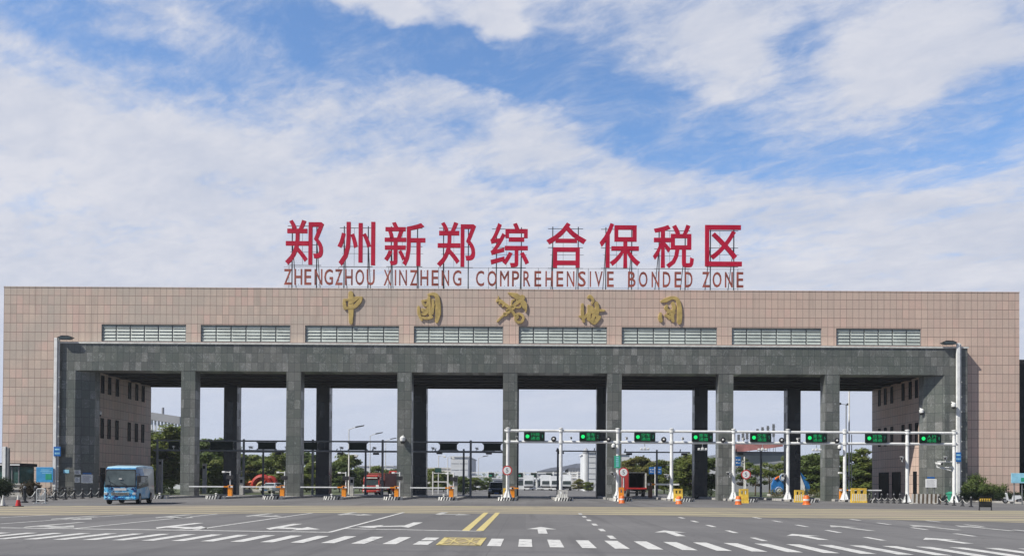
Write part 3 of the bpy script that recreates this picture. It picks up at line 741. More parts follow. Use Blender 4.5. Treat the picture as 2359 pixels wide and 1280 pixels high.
S4 = [[(300, 140, 30), (335, 115, 60), (385, 150, 50), (405, 200, 46), (378, 258, 30)], [(190, 270, 44), (188, 440, 56), (215, 615, 44)], [(130, 510, 30), (230, 530, 50), (340, 440, 56), (470, 400, 50), (625, 392, 34)],
      [(320, 305, 50), (325, 430, 62), (320, 580, 56)], [(365, 320, 50), (400, 380, 60), (430, 440, 50)], [(470, 245, 60), (490, 370, 74), (480, 500, 62), (545, 520, 34)], [(320, 570, 46), (380, 610, 56), (430, 645, 56), (500, 570, 60), (540, 520, 40)], [(430, 440, 46), (410, 520, 56), (400, 590, 50)]]
brush(S4, 1320, 670, 8.737, YG, 'gilded_character', 'gilded brush character 海 with a separate dot above it')
S5 = [[(1775, 215, 34), (1870, 185, 70), (1990, 140, 52), (2090, 170, 60), (2135, 280, 72), (2145, 450, 88), (2140, 630, 76)], [(1762, 450, 40), (1752, 540, 66), (1770, 600, 60)], [(2010, 250, 56), (2030, 330, 62), (2025, 400, 40)],
      [(1885, 305, 50), (1870, 350, 56), (1920, 400, 46), (1960, 460, 50)], [(2030, 430, 50), (2000, 500, 60), (2015, 610, 46)], [(1860, 490, 40), (1930, 520, 60), (1940, 560, 44)], [(1900, 440, 40), (1990, 400, 44), (2040, 440, 40)]]
brush(S5, 1320, 670, 8.737, YG, 'gilded_character', 'gilded brush character 关 at the right end, arched stroke over it')
S3 = [[(365, 1070, 40), (480, 950, 46), (620, 830, 50), (800, 650, 66), (960, 500, 90), (1080, 390, 120), (1190, 290, 110)], [(1180, 270, 130), (1200, 300, 130)],
      [(1110, 300, 90), (1010, 200, 70), (860, 160, 46), (720, 140, 26)], [(1080, 300, 60), (960, 240, 50), (760, 190, 24)], [(1050, 320, 60), (950, 280, 46), (830, 225, 24)], [(1010, 340, 50), (920, 280, 24)],
      [(1190, 400, 90), (1270, 470, 80), (1310, 600, 56), (1295, 765, 28)], [(1170, 430, 60), (1235, 540, 50), (1255, 680, 24)], [(1150, 470, 50), (1190, 560, 40), (1220, 640, 22)],
      [(780, 580, 36), (850, 560, 40), (930, 570, 40), (920, 640, 40), (850, 690, 40)], [(660, 700, 36), (720, 670, 40), (800, 690, 40), (770, 770, 40), (700, 800, 36)], [(570, 820, 34), (620, 790, 38), (680, 830, 38), (640, 880, 36), (590, 870, 30)],
      [(940, 600, 40), (1040, 620, 46), (1120, 600, 46), (1120, 545, 40)], [(850, 560, 36), (830, 470, 44), (870, 380, 46), (930, 370, 34)],
      [(370, 380, 60), (470, 400, 80), (600, 510, 90), (760, 620, 76), (900, 800, 70), (960, 880, 90)], [(375, 360, 60), (350, 420, 44)], [(460, 440, 50), (430, 500, 44)], [(600, 530, 50), (540, 580, 46)], [(400, 250, 20), (410, 330, 36)],
      [(960, 870, 60), (1090, 830, 66), (1200, 900, 66), (1215, 1000, 66), (1150, 1090, 66), (1030, 1090, 66), (960, 1000, 64), (980, 900, 60)], [(1000, 900, 44), (1040, 930, 60), (1010, 985, 40)]]
brush(S3, 1120, 665, 14.22, YG, 'customs_emblem', 'gilded emblem of a key crossed with a winged snake staff')
# ================================================================== toll islands
YI0, YI1 = 77.5, 99.0
isl_u = [431, 553, 674, 803, 930, 1046, 1172, 1293, 1418, 1550, 1685, 1813, 1935]
isl_what = ['under the first granite pillar from the left', 'between the first two granite pillars', 'under the second granite pillar from the left', 'between the second and third granite pillars', 'under the third granite pillar from the left',
            'left of the pillar with the 5 sign', 'under the pillar at the gantry left end', 'between the first two lane signs', 'under the pillar beside the green sign', 'between lane signs 3 and 4',
            'under the pillar between lane signs 4 and 5', 'between lane signs 5 and 6', 'under the last granite pillar on the right']
MI = [M['concrete'], M['white_dirty'], M['black']]
isl_x = []
for u, wh in zip(isl_u, isl_what):
    xc = PX(u, YF); isl_x.append(xc); w = .80
    t = thing('toll_island', 'low concrete toll island with striped nose ' + wh, 'toll island', (xc, YI0, 0), group='toll islands at the gate')
    MB().prism([(xc - w, YI0 + 1.0), (xc - w * .55, YI0 + .35), (xc + w * .55, YI0 + .35), (xc + w, YI0 + 1.0), (xc + w, YI1), (xc - w, YI1)], -.03, .20, plane='XY').build('body', MI, t, world=True)
    mb = MB()
    N = 13
    for k in range(N):                       # hatched nose plate, leaning stripes
        x0, x1 = xc - w + 2 * w * k / N, xc - w + 2 * w * (k + 1) / N; s = .05
        def yy(x): return YI0 + .1 + max(0, abs(x - xc) - w * .55) * 1.45
        mb.add([(x0 - (s if k else 0), yy(x0), 0), (x1 - (s if k < N - 1 else 0), yy(x1), 0), (x1 + (s if k < N - 1 else 0), yy(x1), .30), (x0 + (s if k else 0), yy(x0), .30), (x0, yy(x0) + .24, .30), (x1, yy(x1) + .24, .30)],
               [(0, 1, 2, 3), (3, 2, 5, 4)], 1 if k % 2 == 0 else 2)
    mb.box(xc - w - .02, xc - w - .002, YI0 + .76, YI0 + 1.3, 0, .30, 1); mb.box(xc + w + .002, xc + w + .02, YI0 + .76, YI0 + 1.3, 0, .30, 1)
    mb.build('nose', MI, t, world=True, recalc=True)
    MB().lathe([(.12, 0), (.12, .07), (.07, .09), (.07, .2), (.12, .23), (.12, .27), (.04, .32)], (xc - .5, YI0 + 2.4, .20), 10).build('marker_lamp', M['white_dirty'], t, world=True)

# ================================================================== white lane gantry in front
YGa = 81.0
posts_u = [1169.5, 1292, 1423, 1547, 1690, 1815, 1946, 2090, 2198]
gx = [PX(u, YGa) for u in posts_u]
zt, zb = PZ(1680, 994, YGa), PZ(1680, 1019.5, YGa)
gan = thing('lane_gantry', 'white tubular lane gantry spanning the right hand bays on nine posts', 'gantry', (gx[0], YGa, 0))
MB().cyl((gx[0] - .35, YGa, zt), (gx[-1] + .35, YGa, zt), .125, n=10).build('upper_rail', M['white'], gan, world=True, smooth=True)
MB().cyl((gx[0] - .35, YGa, zb), (gx[-1] + .35, YGa, zb), .125, n=10).build('lower_rail', M['white'], gan, world=True, smooth=True)
for x in gx:
    z0 = .2 if x < gx[-2] - 1 else 0.0
    mb = MB(); mb.cyl((x, YGa, z0), (x, YGa, zt + .22), .165, .15, n=12)
    p = mb.build('post', M['white'], gan, world=True, smooth=True)
    off = (-gan.location.x, -gan.location.y, 0)
    mb = MB(); mb.cyl((x, YGa, zt - .10), (x, YGa, zt + .10), .24, n=12); mb.cyl((x, YGa, zb - .12), (x, YGa, zb + .12), .24, n=12); mb.lathe([(.22, zt + .20), (.22, zt + .26), (.06, zt + .31)], (x, YGa, 0), 12)
    mb.build('collar', M['white'], p, smooth=True).location = off
    mb = MB(); mb.cyl((x, YGa, z0), (x, YGa, z0 + .06), .42, n=12)
    for k in range(6):
        a = k * math.pi / 3; c, s = math.cos(a), math.sin(a)
        mb.add([(x + c * .15 - s * .02, YGa + s * .15 + c * .02, z0 + .06), (x + c * .42 - s * .02, YGa + s * .42 + c * .02, z0 + .06), (x + c * .15 - s * .02, YGa + s * .15 + c * .02, z0 + .75),
                (x + c * .15 + s * .02, YGa + s * .15 - c * .02, z0 + .06), (x + c * .42 + s * .02, YGa + s * .42 - c * .02, z0 + .06), (x + c * .15 + s * .02, YGa + s * .15 - c * .02, z0 + .75)], [(0, 1, 2), (5, 4, 3), (1, 4, 5, 2), (0, 3, 4, 1), (0, 2, 5, 3)])
    mb.cyl((x, YGa, z0 + .05), (x, YGa, z0 + .55), .30, .17, n=12)
    mb.build('base_plate', M['white'], p).location = off
# corner braces, rounded white brackets each side of a sign
signs = [(1206.5, 1254.5, '行政', '1'), (1334.5, 1382, '重车', '2'), (1461, 1509.5, '空车', '3'), (1594, 1642.5, '重车', '4'), (1728.5, 1777, '空车', '5'), (1857, 1905.5, '重车', '6'), (1994, 2044, '应急', '7'), (2119, 2169, '人行', '8')]
for u0, u1, txt, num in signs:
    Y = YGa - .28; x0, x1 = PX(u0, Y), PX(u1, Y); h1, h0 = zt - .13, zb + .10
    t = thing('lane_sign', f'black LED lane sign with green disc reading {txt}通道 and number {num}', 'lane sign', ((x0 + x1) / 2, Y, h0), group='LED lane signs on the white gantry')
    MB().rbox(x0, x1, Y, Y + .2, h0, h1, .02).build('housing', M['led_black'], t, world=True)
    mb = MB()
    for xx in (x0 + .25, x1 - .25): mb.box(xx - .04, xx + .04, Y + .2, Y + .42, h0 + .05, h0 + .13); mb.box(xx - .04, xx + .04, Y + .2, Y + .42, h1 - .13, h1 - .05)
    mb.build('bracket', M['white'], t, world=True)
    W = x1 - x0; H = h1 - h0; zc = (h0 + h1) / 2
    MB().lathe([(.215 * H, -.004), (.215 * H, .004)], (x0 + .17 * W, Y - .008, zc), 24, axis='Y').build('green_disc', M['led_green'], t, world=True)
    letter_mb(txt, x0 + .33 * W, x0 + .76 * W, zc + .02 * H, zc + .42 * H, Y - .012, 0, -.01).build('lettering', M['led_text'], t, world=True)
    letter_mb('通道', x0 + .33 * W, x0 + .76 * W, zc - .42 * H, zc - .04 * H, Y - .012, 0, -.01).build('lettering', M['led_text'], t, world=True)
    letter_mb(num, x0 + (.85 if num != '1' else .875) * W, x0 + (.92 if num != '1' else .90) * W, zc - .16 * H, zc + .20 * H, Y - .012, 0, -.01).build('lane_number', M['led_dim'], t, world=True)

# ================================================================== security cameras
def make_dome(label):
    t = thing('security_camera', label, 'security camera')
    MB().lathe([(.05, 0), (.13, .02), (.15, .10), (.15, .2), (.09, .27), (.03, .3)], (0, 0, 0), 12).build('housing', M['white'], t, smooth=True)
    MB().ball((0, -.01, -.01), .125, 12).build('dome', M['black'], t, smooth=True)
    MB().cyl((0, 0, .28), (0, .30, .36), .03, n=6).build('bracket', M['white'], t)
    return t
def make_bullet(label):
    t = thing('security_camera', label, 'security camera')
    b = MB().cyl((0, -.25, .05), (0, .18, .11), .085, n=10).build('housing', M['white'], t, smooth=True)
    MB().cyl((0, -.275, .047), (0, -.252, .05), .07, n=10).build('lens', M['black'], t)
    mb = MB(); mb.box(-.1, .1, -.33, .2, .165, .185); mb.build('sun_shield', M['white'], t)
    MB().cyl((0, .12, .05), (0, .12, -.14), .03, n=6).build('bracket', M['white'], t)
    return t
dome0 = bullet0 = None
def put_cam(kind, p, label, s=1.0, rz=0.0, group='security cameras at the gate'):
    global dome0, bullet0
    if kind == 'dome':
        if dome0 is None: dome0 = make_dome(label); o = dome0
        else: o = copy_tree(dome0)
    else:
        if bullet0 is None: bullet0 = make_bullet(label); o = bullet0
        else: o = copy_tree(bullet0)
    o.location = p; o.scale = (s, s, s); o.rotation_euler = (0, 0, rz); o['label'] = label; o['group'] = group
    return o
gc = [(1190, 'dome', 'left of lane sign 1'), (1275, 'ball', 'right of lane sign 1'), (1315, 'dome', 'left of lane sign 2'), (1401, 'ball', 'right of lane sign 2'), (1443, 'dome', 'left of lane sign 3'), (1528, 'ball', 'right of lane sign 3'),
      (1572, 'dome', 'left of lane sign 4'), (1664, 'ball', 'right of lane sign 4'), (1712, 'dome', 'left of lane sign 5'), (1799, 'ball', 'right of lane sign 5'), (1838, 'dome', 'left of lane sign 6'), (1926, 'ball', 'right of lane sign 6')]
for u, k, wh in gc:
    x = PX(u, YGa)
    if k == 'dome': put_cam('bullet', (x, YGa - .02, zb + .28), 'small bullet camera on the gantry rail ' + wh, 1.15)
    else:
        o = tag(MB().lathe([(.20, -.10), (.25, -.02), (.25, .06), (.12, .12)], (0, 0, 0), 16, axis='Y').build('strobe_lamp', M['black'], smooth=True, loc=(x, YGa - .18, zb + .27)), 'round black strobe lamp on the gantry rail ' + wh, 'strobe lamp', 'strobe lamps on the white gantry')
        MB().ball((0, -.12, .0), .10, 10, sc=(1, .5, 1)).build('lens', M['white_dirty'], o, smooth=True); MB().cyl((0, .02, -.2), (0, .02, -.13), .03, n=6).build('bracket', M['white'], o)
for u, wh in ((1412, 'post beside the green sign'), (1932, 'rail over the last pillar')):
    put_cam('dome', (PX(u, YGa), YGa - .25, zb - .5), 'white dome camera hung under the gantry ' + wh, 1.2)
for u, wh in ((1485, 'under lane sign 3'), (1618, 'under lane sign 4'), (1756, 'under lane sign 5'), (1881, 'under lane sign 6')):
    x = PX(u, YGa); t = thing('antenna_cluster', 'white three headed antenna bar hung from the gantry ' + wh, 'antenna', (x, YGa, zb - .1), 0, 'white antenna bars under the gantry')
    MB().cyl((0, 0, 0), (0, 0, -.45), .03, n=6).build('hanger', M['white'], t); MB().rbox(-.42, .42, -.05, .05, -.62, -.56, .01).build('bar', M['white'], t)
    for dx in (-.33, .0, .33): MB().rbox(dx - .1, dx + .1, -.14, .1, -.56, -.40 + .06 * (dx == 0), .03).build('antenna_head', M['white'], t)
# side arm cameras half way up the posts
for u, v, wh in ((1418, 1093, 'beside the pillar under lane sign 2'), (1540, 1098, 'between lane signs 3 and 4'), (1683, 1093, 'left of the third 5 sign'), (1808, 1097, 'between lane signs 5 and 6'), (2080, 1058, 'on the post left of lane sign 8'), (2180, 1058, 'on the long arm at the right end')):
    p = P(u, v, YGa); put_cam('bullet', (p.x - .15, YGa - .15, p.z), 'white bullet camera low on a gantry post ' + wh, 1.5, R(-30))
t = thing('camera_arm', 'white twin arm bracket holding cameras at the right end of the gantry', 'camera arm', (gx[-1], YGa, PZ(2198, 1065, YGa)))  # a twin arm fixed to the end gantry post, with no stand of its own
a0 = PX(2160, YGa); z1 = PZ(2180, 1063, YGa); z2 = PZ(2180, 1076, YGa); z3 = PZ(2198, 1084, YGa)
MB().tube([(gx[-1] - .15, YGa, z1), (a0, YGa, z1)], .05, 6).build('upper_arm', M['white'], t, world=True); MB().tube([(gx[-1] - .15, YGa, z3), (a0, YGa, z2)], .05, 6).build('brace', M['white'], t, world=True)
MB().tube([(gx[-1] - .15, YGa, z2), (a0, YGa, z2 + .001)], .05, 6).build('lower_arm', M['white'], t, world=True)
p = P(2161, 1069, YGa); put_cam('bullet', (p.x, YGa - .1, p.z - .05), 'white bullet camera at the tip of the twin arm bracket', 1.5, R(20))
# building cameras
for u, v, Y, wh, k in ((229, 955, 87.2, 'left passage wall above the windows', 'dome'), (332, 974, 98.0, 'far corner of the left passage wall', 'dome'), (2123, 951, 86.0, 'right jamb under the portal', 'dome'), (2022, 973, 97.9, 'far corner of the right passage wall', 'dome'), (2197, 937, 84.4, 'flood light pole at right', 'dome')):
    p = P(u, v, Y); put_cam(k, p, 'white dome camera on the ' + wh, 1.5)
p = P(927.5, 1016, YF - .3); put_cam('dome', (p.x, YF - .28, p.z), 'white dome camera on the third granite pillar from the left', 1.8)

# ================================================================== dark outbound gantry under the roof
YO = 93.0
ogx = [PX(u, YO) for u in (362, 561, 720, 881, 1084)]
ot, ob = PZ(760, 1016, YO), PZ(760, 1038.5, YO)
og = thing('lane_gantry', 'grey steel lane gantry in shadow under the left hand bays', 'gantry', (ogx[0], YO, 0))
xe = PX(1158, YO) + .6
MB().cyl((ogx[0] - .4, YO, ot), (xe, YO, ot), .085, n=8).build('upper_rail', M['steel_grey'], og, world=True, smooth=True)
MB().cyl((ogx[0] - .4, YO, ob), (xe, YO, ob), .10, n=8).build('lower_rail', M['steel_grey'], og, world=True, smooth=True)
off = (-og.location.x, -og.location.y, 0)
for x in ogx:
    p = MB().cyl((x, YO, .2), (x, YO, ot + .2), .12, n=10).build('post', M['steel_grey'], og, world=True, smooth=True)
    mb = MB(); mb.cyl((x, YO, ot - .08), (x, YO, ot + .08), .2, n=10); mb.cyl((x, YO, ob - .1), (x, YO, ob + .1), .2, n=10); mb.build('collar', M['steel_grey'], p, smooth=True).location = off
bx = [(388, 412, 'leftmost, beside the tall ivy trees'), (484, 536, 'beside the first rear pillar'), (594, 633.5, 'over the red flower arch'), (698, 730, 'left of the second rear pillar'), (804, 843.5, 'over the red truck'), (1013, 1052, 'over the white far building'), (1114, 1153, 'rightmost, beside the fourth pillar')]
for u0, u1, wh in bx:
    Y = YO - .05; x0, x1 = PX(u0, Y), PX(u1, Y)
    t = thing('lane_sign', 'dark back of an outbound lane sign, ' + wh, 'lane sign', ((x0 + x1) / 2, Y, ob), group='backs of outbound lane signs')
    MB().rbox(x0, x1, Y - .1, Y + .25, ob + .14, ot - .10, .03).build('housing', M['led_black'], t, world=True)
    mb = MB()
    for xx, s in ((x0, -1), (x1, 1)):
        for zz, q in ((ot - .09, -1), (ob + .11, 1)):
            mb.add([(xx, Y, zz), (xx + s * .22, Y, zz), (xx, Y, zz + q * .22), (xx, Y + .05, zz), (xx + s * .22, Y + .05, zz), (xx, Y + .05, zz + q * .22)], [(0, 1, 2), (5, 4, 3), (1, 4, 5, 2), (0, 3, 4, 1), (0, 2, 5, 3)])
    mb.build('bracket', M['steel_grey'], t, world=True)
# rows of small devices on the lower rail
for u, wh in ((402, 'over the bus'), (577, 'left of the red flower arch sign'), (660, 'by the second pillar'), (786, 'left of the truck sign'), (862, 'right of the truck sign'), (997, 'left of the white building sign'), (1098, 'between the two right signs')):
    put_cam('bullet', (PX(u, YO), YO - .05, ob + .26), 'small dark backed camera on the grey gantry ' + wh, 1.2, math.pi * .9, 'cameras on the grey gantry')

# camera masts behind the gate: a post with one long arm
def mast(u, v, Y, a0, a1, label):
    x = PX(u, Y); z = PZ(u, v, Y)
    t = thing('camera_mast', label, 'camera mast', (x, Y, 0), group='grey camera masts behind the gate')
    MB().cyl((x, Y, 0), (x, Y, z + .3), .14, .11, n=10).build('post', M['steel_grey'], t, world=True, smooth=True)
    MB().cyl((PX(a0, Y), Y, z), (PX(a1, Y), Y, z), .075, n=8).build('arm', M['steel_grey'], t, world=True, smooth=True)
    for k, uu in enumerate((a0 + 12, a1 - 14)):
        xx = PX(uu, Y); mb = MB(); mb.rbox(xx - .35, xx + .35, Y - .15, Y + .15, z - .34, z - .1, .03); mb.cyl((xx - .5, Y, z + .06), (xx - .42, Y + .15, z + .36), .06, n=6); mb.build('detector', M['steel_dark'], t, world=True)
for a in ((606, 1040, 103, 535, 655, 'grey camera mast over the red flower arch'), (842, 1040, 103, 772, 880, 'grey camera mast over the red truck cab'), (1068, 1039, 103, 1000, 1140, 'grey camera mast left of the black car'), (1285, 1038, 103, 1280, 1392, 'grey camera mast close behind the second white gantry post'),
          (1513, 1041, 103, 1437, 1590, 'grey camera mast right of the open red truck'), (1753, 1041, 103, 1693, 1832, 'grey camera mast under lane sign 5')): mast(*a)

# ================================================================== barrier gates
MG = [M['white'], M['orange'], M['red_ring']]
def make_gate(mcol, L, d):
    t = thing('barrier_gate', '', 'barrier gate')
    MB().rbox(-.20, .20, -.16, .16, 0, 1.0, .03).build('cabinet', mcol, t)
    mb = MB(); mb.box(-.22, .22, -.18, .18, 1.0, 1.04); mb.build('lid', mcol, t)
    mb = MB(); n = 8
    for k in range(n): mb.box(d * (.1 + L * k / n), d * (.1 + L * (k + 1) / n), -.245, -.195, .84, .95, 0 if k else 1)
    mb.box(-d * .3, d * .1, -.25, -.19, .82, .97, 0)
    mb.build('boom', MG, t)
    mb = MB(); mb.cyl((-.0, -.19, .895), (0, -.26, .895), .09, n=10); mb.build('hub', M['black'], t)
    return t
gates = [(531, 1145, -1, 3.75, 'with boom toward the first pillar'), (651, 1146, -1, 3.75, 'beside the second granite pillar'), (793, 1147, -1, 4.0, 'with boom in front of the grass by the truck'), (914, 1148, -1, 4.0, 'beside the third granite pillar'), (1040, 1149, -1, 3.8, 'left of the black car'),
         (1181, 1149, 1, 4.0, 'at the foot of the pillar with the first 5 sign'), (1939, 1151, 1, 3.6, 'at the foot of the last granite pillar'), (1498, 1149, 1, 2.8, 'dark, right of the open red truck')]
for u, v, d, L, wh in gates:
    Y = 82.5 if u != 1498 else 88.0
    g = make_gate(M['orange'] if u != 1498 else M['brown_panel'], L, d); g.location = (PX(u, Y), Y, .2)
    if u == 1498: g.scale = (1, 1, 1.5)
    g['label'] = ('orange barrier gate ' if u != 1498 else 'tall brown barrier cabinet ') + wh; g['group'] = 'barrier gates on the islands'
# white camera posts beside the gates
def cam_post(u, v_top, Y, label, two=True):
    x = PX(u, Y); z = PZ(u, v_top, Y)
    t = thing('camera_post', label, 'camera post', (x, Y, .2), group='slim white camera posts on the islands')
    MB().cyl((x, Y, .2), (x, Y, z), .06, n=8).build('post', M['white'], t, world=True, smooth=True)
    mb = MB(); mb.cyl((x, Y, z - .12), (x - .55, Y, z - .1), .035, n=6); mb.rbox(x - .75, x - .45, Y - .2, Y + .1, z - .18, z - .02, .03); mb.build('camera', M['white'], t, world=True)
    MB().rbox(x - .34, x + .30, Y - .14, Y - .07, z - .80, z - .42, .02).build('display', M['black'], t, world=True)
for u, v, wh in ((530.5, 1084, 'beside the first orange gate on the left'), (656, 1085, 'beside the second pillar from the left'), (797, 1086, 'left of the red truck'), (921, 1086, 'at the third pillar from the left'), (1045, 1088, 'left of the black car'), (1949, 1086, 'right of the last granite pillar')):
    cam_post(u, v, 83.2, 'slim white post with camera and small display ' + wh)
# grey card reader pillars
for u, v0, Y, wh in ((557, 1099, 90, 'behind the first orange gate'), (811, 1099, 90, 'left of the red truck'), (1050, 1096, 90, 'left of the black car'), (471, 1068, 98, 'right of the first granite pillar'), (370, 1058, 98, 'left of the first granite pillar')):
    x = PX(u, Y); t = thing('card_reader', 'grey upright card reader cabinet ' + wh, 'card reader', (x, Y, .2), group='grey card reader cabinets')
    z = PZ(u, v0, Y); MB().rbox(x - .19, x + .19, Y - .15, Y + .2, .2, z, .03).build('cabinet', M['stone'], t, world=True)
    MB().box(x - .13, x + .13, Y - .165, Y - .152, z - .55, z - .2).build('screen', M['frame_dark'], t, world=True)
    MB().rbox(x - .23, x + .23, Y - .2, Y + .24, z + .003, z + .06, .02).build('cap', M['stone'], t, world=True)

# ================================================================== speed limit and small signs
def speed_sign(u, v, Y, r, label, base=.2):
    p = P(u, v, Y); t = thing('speed_limit_sign', label, 'speed limit sign', (p.x, Y, base), group='round 5 speed limit signs')
    MB().cyl((p.x, Y + .06, base), (p.x, Y + .06, p.z + .2), .045, n=8).build('post', M['white_dirty'], t, world=True, smooth=True)
    MB().lathe([(r, .0), (r, .03)], (p.x, Y + .01, p.z), 28, axis='Y').build('plate', M['red_ring'], t, world=True)
    MB().lathe([(r * .78, .0), (r * .78, .006)], (p.x, Y - .024, p.z), 28, axis='Y').build('white_disc', M['white'], t, world=True)
    letter_mb('5', p.x - r * .25, p.x + r * .25, p.z - r * .42, p.z + r * .42, Y - .036, 0, .01).build('numeral', M['ink'], t, world=True)
speed_sign(1168.5, 1082.5, 78.6, .44, 'round 5 speed limit sign at the left end of the white gantry')
speed_sign(1436.5, 1087, 78.6, .44, 'round 5 speed limit sign beside the green hanging sign')
speed_sign(1718.5, 1092, 78.6, .43, 'round 5 speed limit sign over the yellow barrier, rightmost')
def plate_sign(name, u0, u1, v0, v1, Y, m, label, cat, lines=(), tm=None, depth=.05, posts=None, base=0.0, ink=None):
    x0, x1 = PX(u0, Y), PX(u1, Y); uc = (u0 + u1) / 2; z1, z0 = PZ(uc, v0, Y), PZ(uc, v1, Y)
    t = thing(name, label, cat, ((x0 + x1) / 2, Y, base))
    MB().rbox(x0, x1, Y, Y + depth, z0, z1, min(.02, depth * .3)).build('board', m, t, world=True)
    for (s, a, b2, c, d) in lines:
        letter_mb(s, lerp(x0, x1, a), lerp(x0, x1, b2), lerp(z0, z1, c), lerp(z0, z1, d), Y - .006, 0, 0).build('lettering', tm or M['white'], t, world=True)
    for k in (posts or ()):
        xx = lerp(x0, x1, k); MB().cyl((xx, Y + depth + .05, base), (xx, Y + depth + .05, z0 + .3 * (z1 - z0)), .045, n=8).build('post', M['steel_grey'], t, world=True, smooth=True)
    return t, (x0, x1, z0, z1)
t, (x0, x1, z0, z1) = plate_sign('hanging_sign', 1415, 1429, 1049, 1077, YGa - .22, M['green_sign'], 'narrow green vertical sign fixed to a white gantry post', 'sign')
mb = MB()
for k in range(5): mb.box(lerp(x0, x1, .28), lerp(x0, x1, .72), YGa - .228, YGa - .223, lerp(z1, z0, .10 + k * .17), lerp(z1, z0, .19 + k * .17))
mb.build('pale_marks', M['pale_board'], t, world=True)

# flood light poles
def flood_pole(u, vt, s, label, sign_u, sign_v, plab, yy):
    Y = 84.72; x = PX(u, Y); z = PZ(u, vt, Y)
    t = thing('flood_light_pole', label, 'flood light', (x, Y, .13))
    MB().rbox(x - .16, x + .16, Y - .12, Y + .12, .13, z, .03).build('pole', M['white'], t, world=True)
    MB().cyl((x + .27, Y + .05, .13), (x + .27, Y + .05, z - .05), .075, n=10).build('cable_duct', M['white_dirty'], t, world=True, smooth=True)
    mb = MB()
    for k in range(8): zz = 1.5 + k * 1.45; mb.box(x + .155, x + .38, Y - .05, Y + .09, zz, zz + .07)
    mb.build('clamp', M['white_dirty'], t, world=True)
    mb = MB(); rot = Matrix.Rotation(R(8), 3, 'X'); xc = x + s * .95
    mb.prism([(xc - .78, z + .02), (xc - .30, z + .22), (xc + .36, z + .20), (xc + .78, z + .04), (xc + .45, z - .17), (xc - .5, z - .17)], Y - .28, Y + .16)
    mb.build('flood_head', M['black'], t, world=True)
    MB().box(xc - .55, xc + .55, Y - .30, Y - .283, z - .12, z + .10).build('lamp_glass', M['glass'], t, world=True)
    MB().cyl((x, Y, z - .08), (xc, Y, z - .08), .06, n=8).build('bracket', M['white'], t, world=True)
    Ys = Y - .2
    t2, (x0, x1, z0, z1) = plate_sign('pole_sign', sign_u[0], sign_u[1], sign_v[0], sign_v[1], Ys, M['blue_sign'], plab, 'sign')
    mb = MB(); mb.box(lerp(x0, x1, .18), lerp(x0, x1, .85), Ys - .006, Ys - .002, lerp(z0, z1, .64), lerp(z0, z1, .80), 0)
    for a in (.18, .42, .68): mb.box(lerp(x0, x1, a), lerp(x0, x1, a + .17), Ys - .006, Ys - .002, lerp(z0, z1, .20), lerp(z0, z1, .40), 0)
    mb.build('pale_marks', M['pale_board'], t2, world=True)
flood_pole(126, 778, 1, 'tall white flood light pole at the left end of the portal', (122.5, 139), (1028, 1050), 'small blue sign on the left flood light pole', 0)
flood_pole(2207, 790, -1, 'tall white flood light pole at the right end of the portal', (2201, 2214.5), (1041, 1063), 'small blue sign on the right flood light pole', 0)

# blue information board at left, notices on the jamb
t, (x0, x1, z0, z1) = plate_sign('information_board', 83, 122, 1075, 1110, 84.5, M['blue_board'], 'sky blue information board on the left tower by the flood light pole', 'information board', base=.13, posts=(.15, .85))
mb = MB()
for k, (a, b2) in enumerate(((.3, .8), (.25, .95), (.35, .9))): mb.box(lerp(x0, x1, a), lerp(x0, x1, b2), 84.492, 84.497, lerp(z1, z0, .16 + k * .11), lerp(z1, z0, .20 + k * .11))
mb.build('pale_lines', M['pale_board'], t, world=True)
MB().box(lerp(x0, x1, .56), lerp(x0, x1, .92), 84.486, 84.491, lerp(z1, z0, .82), lerp(z1, z0, .45)).build('green_panel', M['green_sign'], t, world=True)
t, (x0, x1, z0, z1) = plate_sign('information_board', 2330, 2372, 1089, 1112, 72.5, M['pale_board'], 'pale blue board on two posts at the right edge of the photo', 'information board', posts=(.18, .62))
MB().box(lerp(x0, x1, .52), lerp(x0, x1, .75), 72.49, 72.496, lerp(z1, z0, .85), lerp(z1, z0, .45)).build('green_panel', M['green_sign'], t, world=True)
t, (x0, x1, z0, z1) = plate_sign('house_number', 145.5, 159, 1081, 1089, YF - .03, M['pale_board'], 'tiny pale number plate on the left granite jamb', 'number plate', depth=.03)
def splay_notice(t0, t1, v0, v1, label, hd=None):          # on the splayed face of the left jamb, local x along the face
    A, B = Vector((XIL, YF, 0)), Vector((X2L, YJ, 0)); d = (B - A); L = d.length; p = A + d * ((t0 + t1) / 2); u = 171 + 45 * (t0 + t1) / 2
    z0, z1 = PZ(u, v1, p.y), PZ(u, v0, p.y); w = L * (t1 - t0) / 2; h = z1 - z0
    t = thing('notice_board', label, 'notice', (p.x, p.y, z0), math.atan2(d.y, d.x))
    MB().box(-w - .05, w + .05, -.05, 0, -.05, h + .05).build('frame', M['chrome'], t); MB().box(-w, w, -.058, -.052, 0, h).build('sheet', M['paper'], t); mb = MB(); n = 6
    for k in range(n): zz = h * (1 - (k + 1) / (n + 1)); mb.box(-w * .8, w * (.75 - .4 * random.random()), -.064, -.060, zz - .012, zz + .012)
    mb.build('printed_lines', M['ink'], t)
    if hd: MB().box(-w * .8, w * .8, -.05, 0, h + .06, h + .22).build('header', hd, t)
splay_notice(.02, .30, 1083, 1091, 'small white notice, upper one on the left portal jamb')
splay_notice(.04, .26, 1099, 1109.5, 'small white notice, lower one on the left portal jamb')
splay_notice(.36, .92, 1093, 1111, 'large white notice board on the left portal jamb', M['blue_sign'])
t, (x0, x1, z0, z1) = plate_sign('notice_board', 2132.5, 2158, 1102.5, 1122, 84.2, M['paper'], 'bright white notice board standing before the right portal jamb', 'notice', posts=(.2, .8))
MB().box(lerp(x0, x1, .15), lerp(x0, x1, .8), 84.19, 84.24, z1 + .06, z1 + .22).build('header', M['blue_sign'], t, world=True)
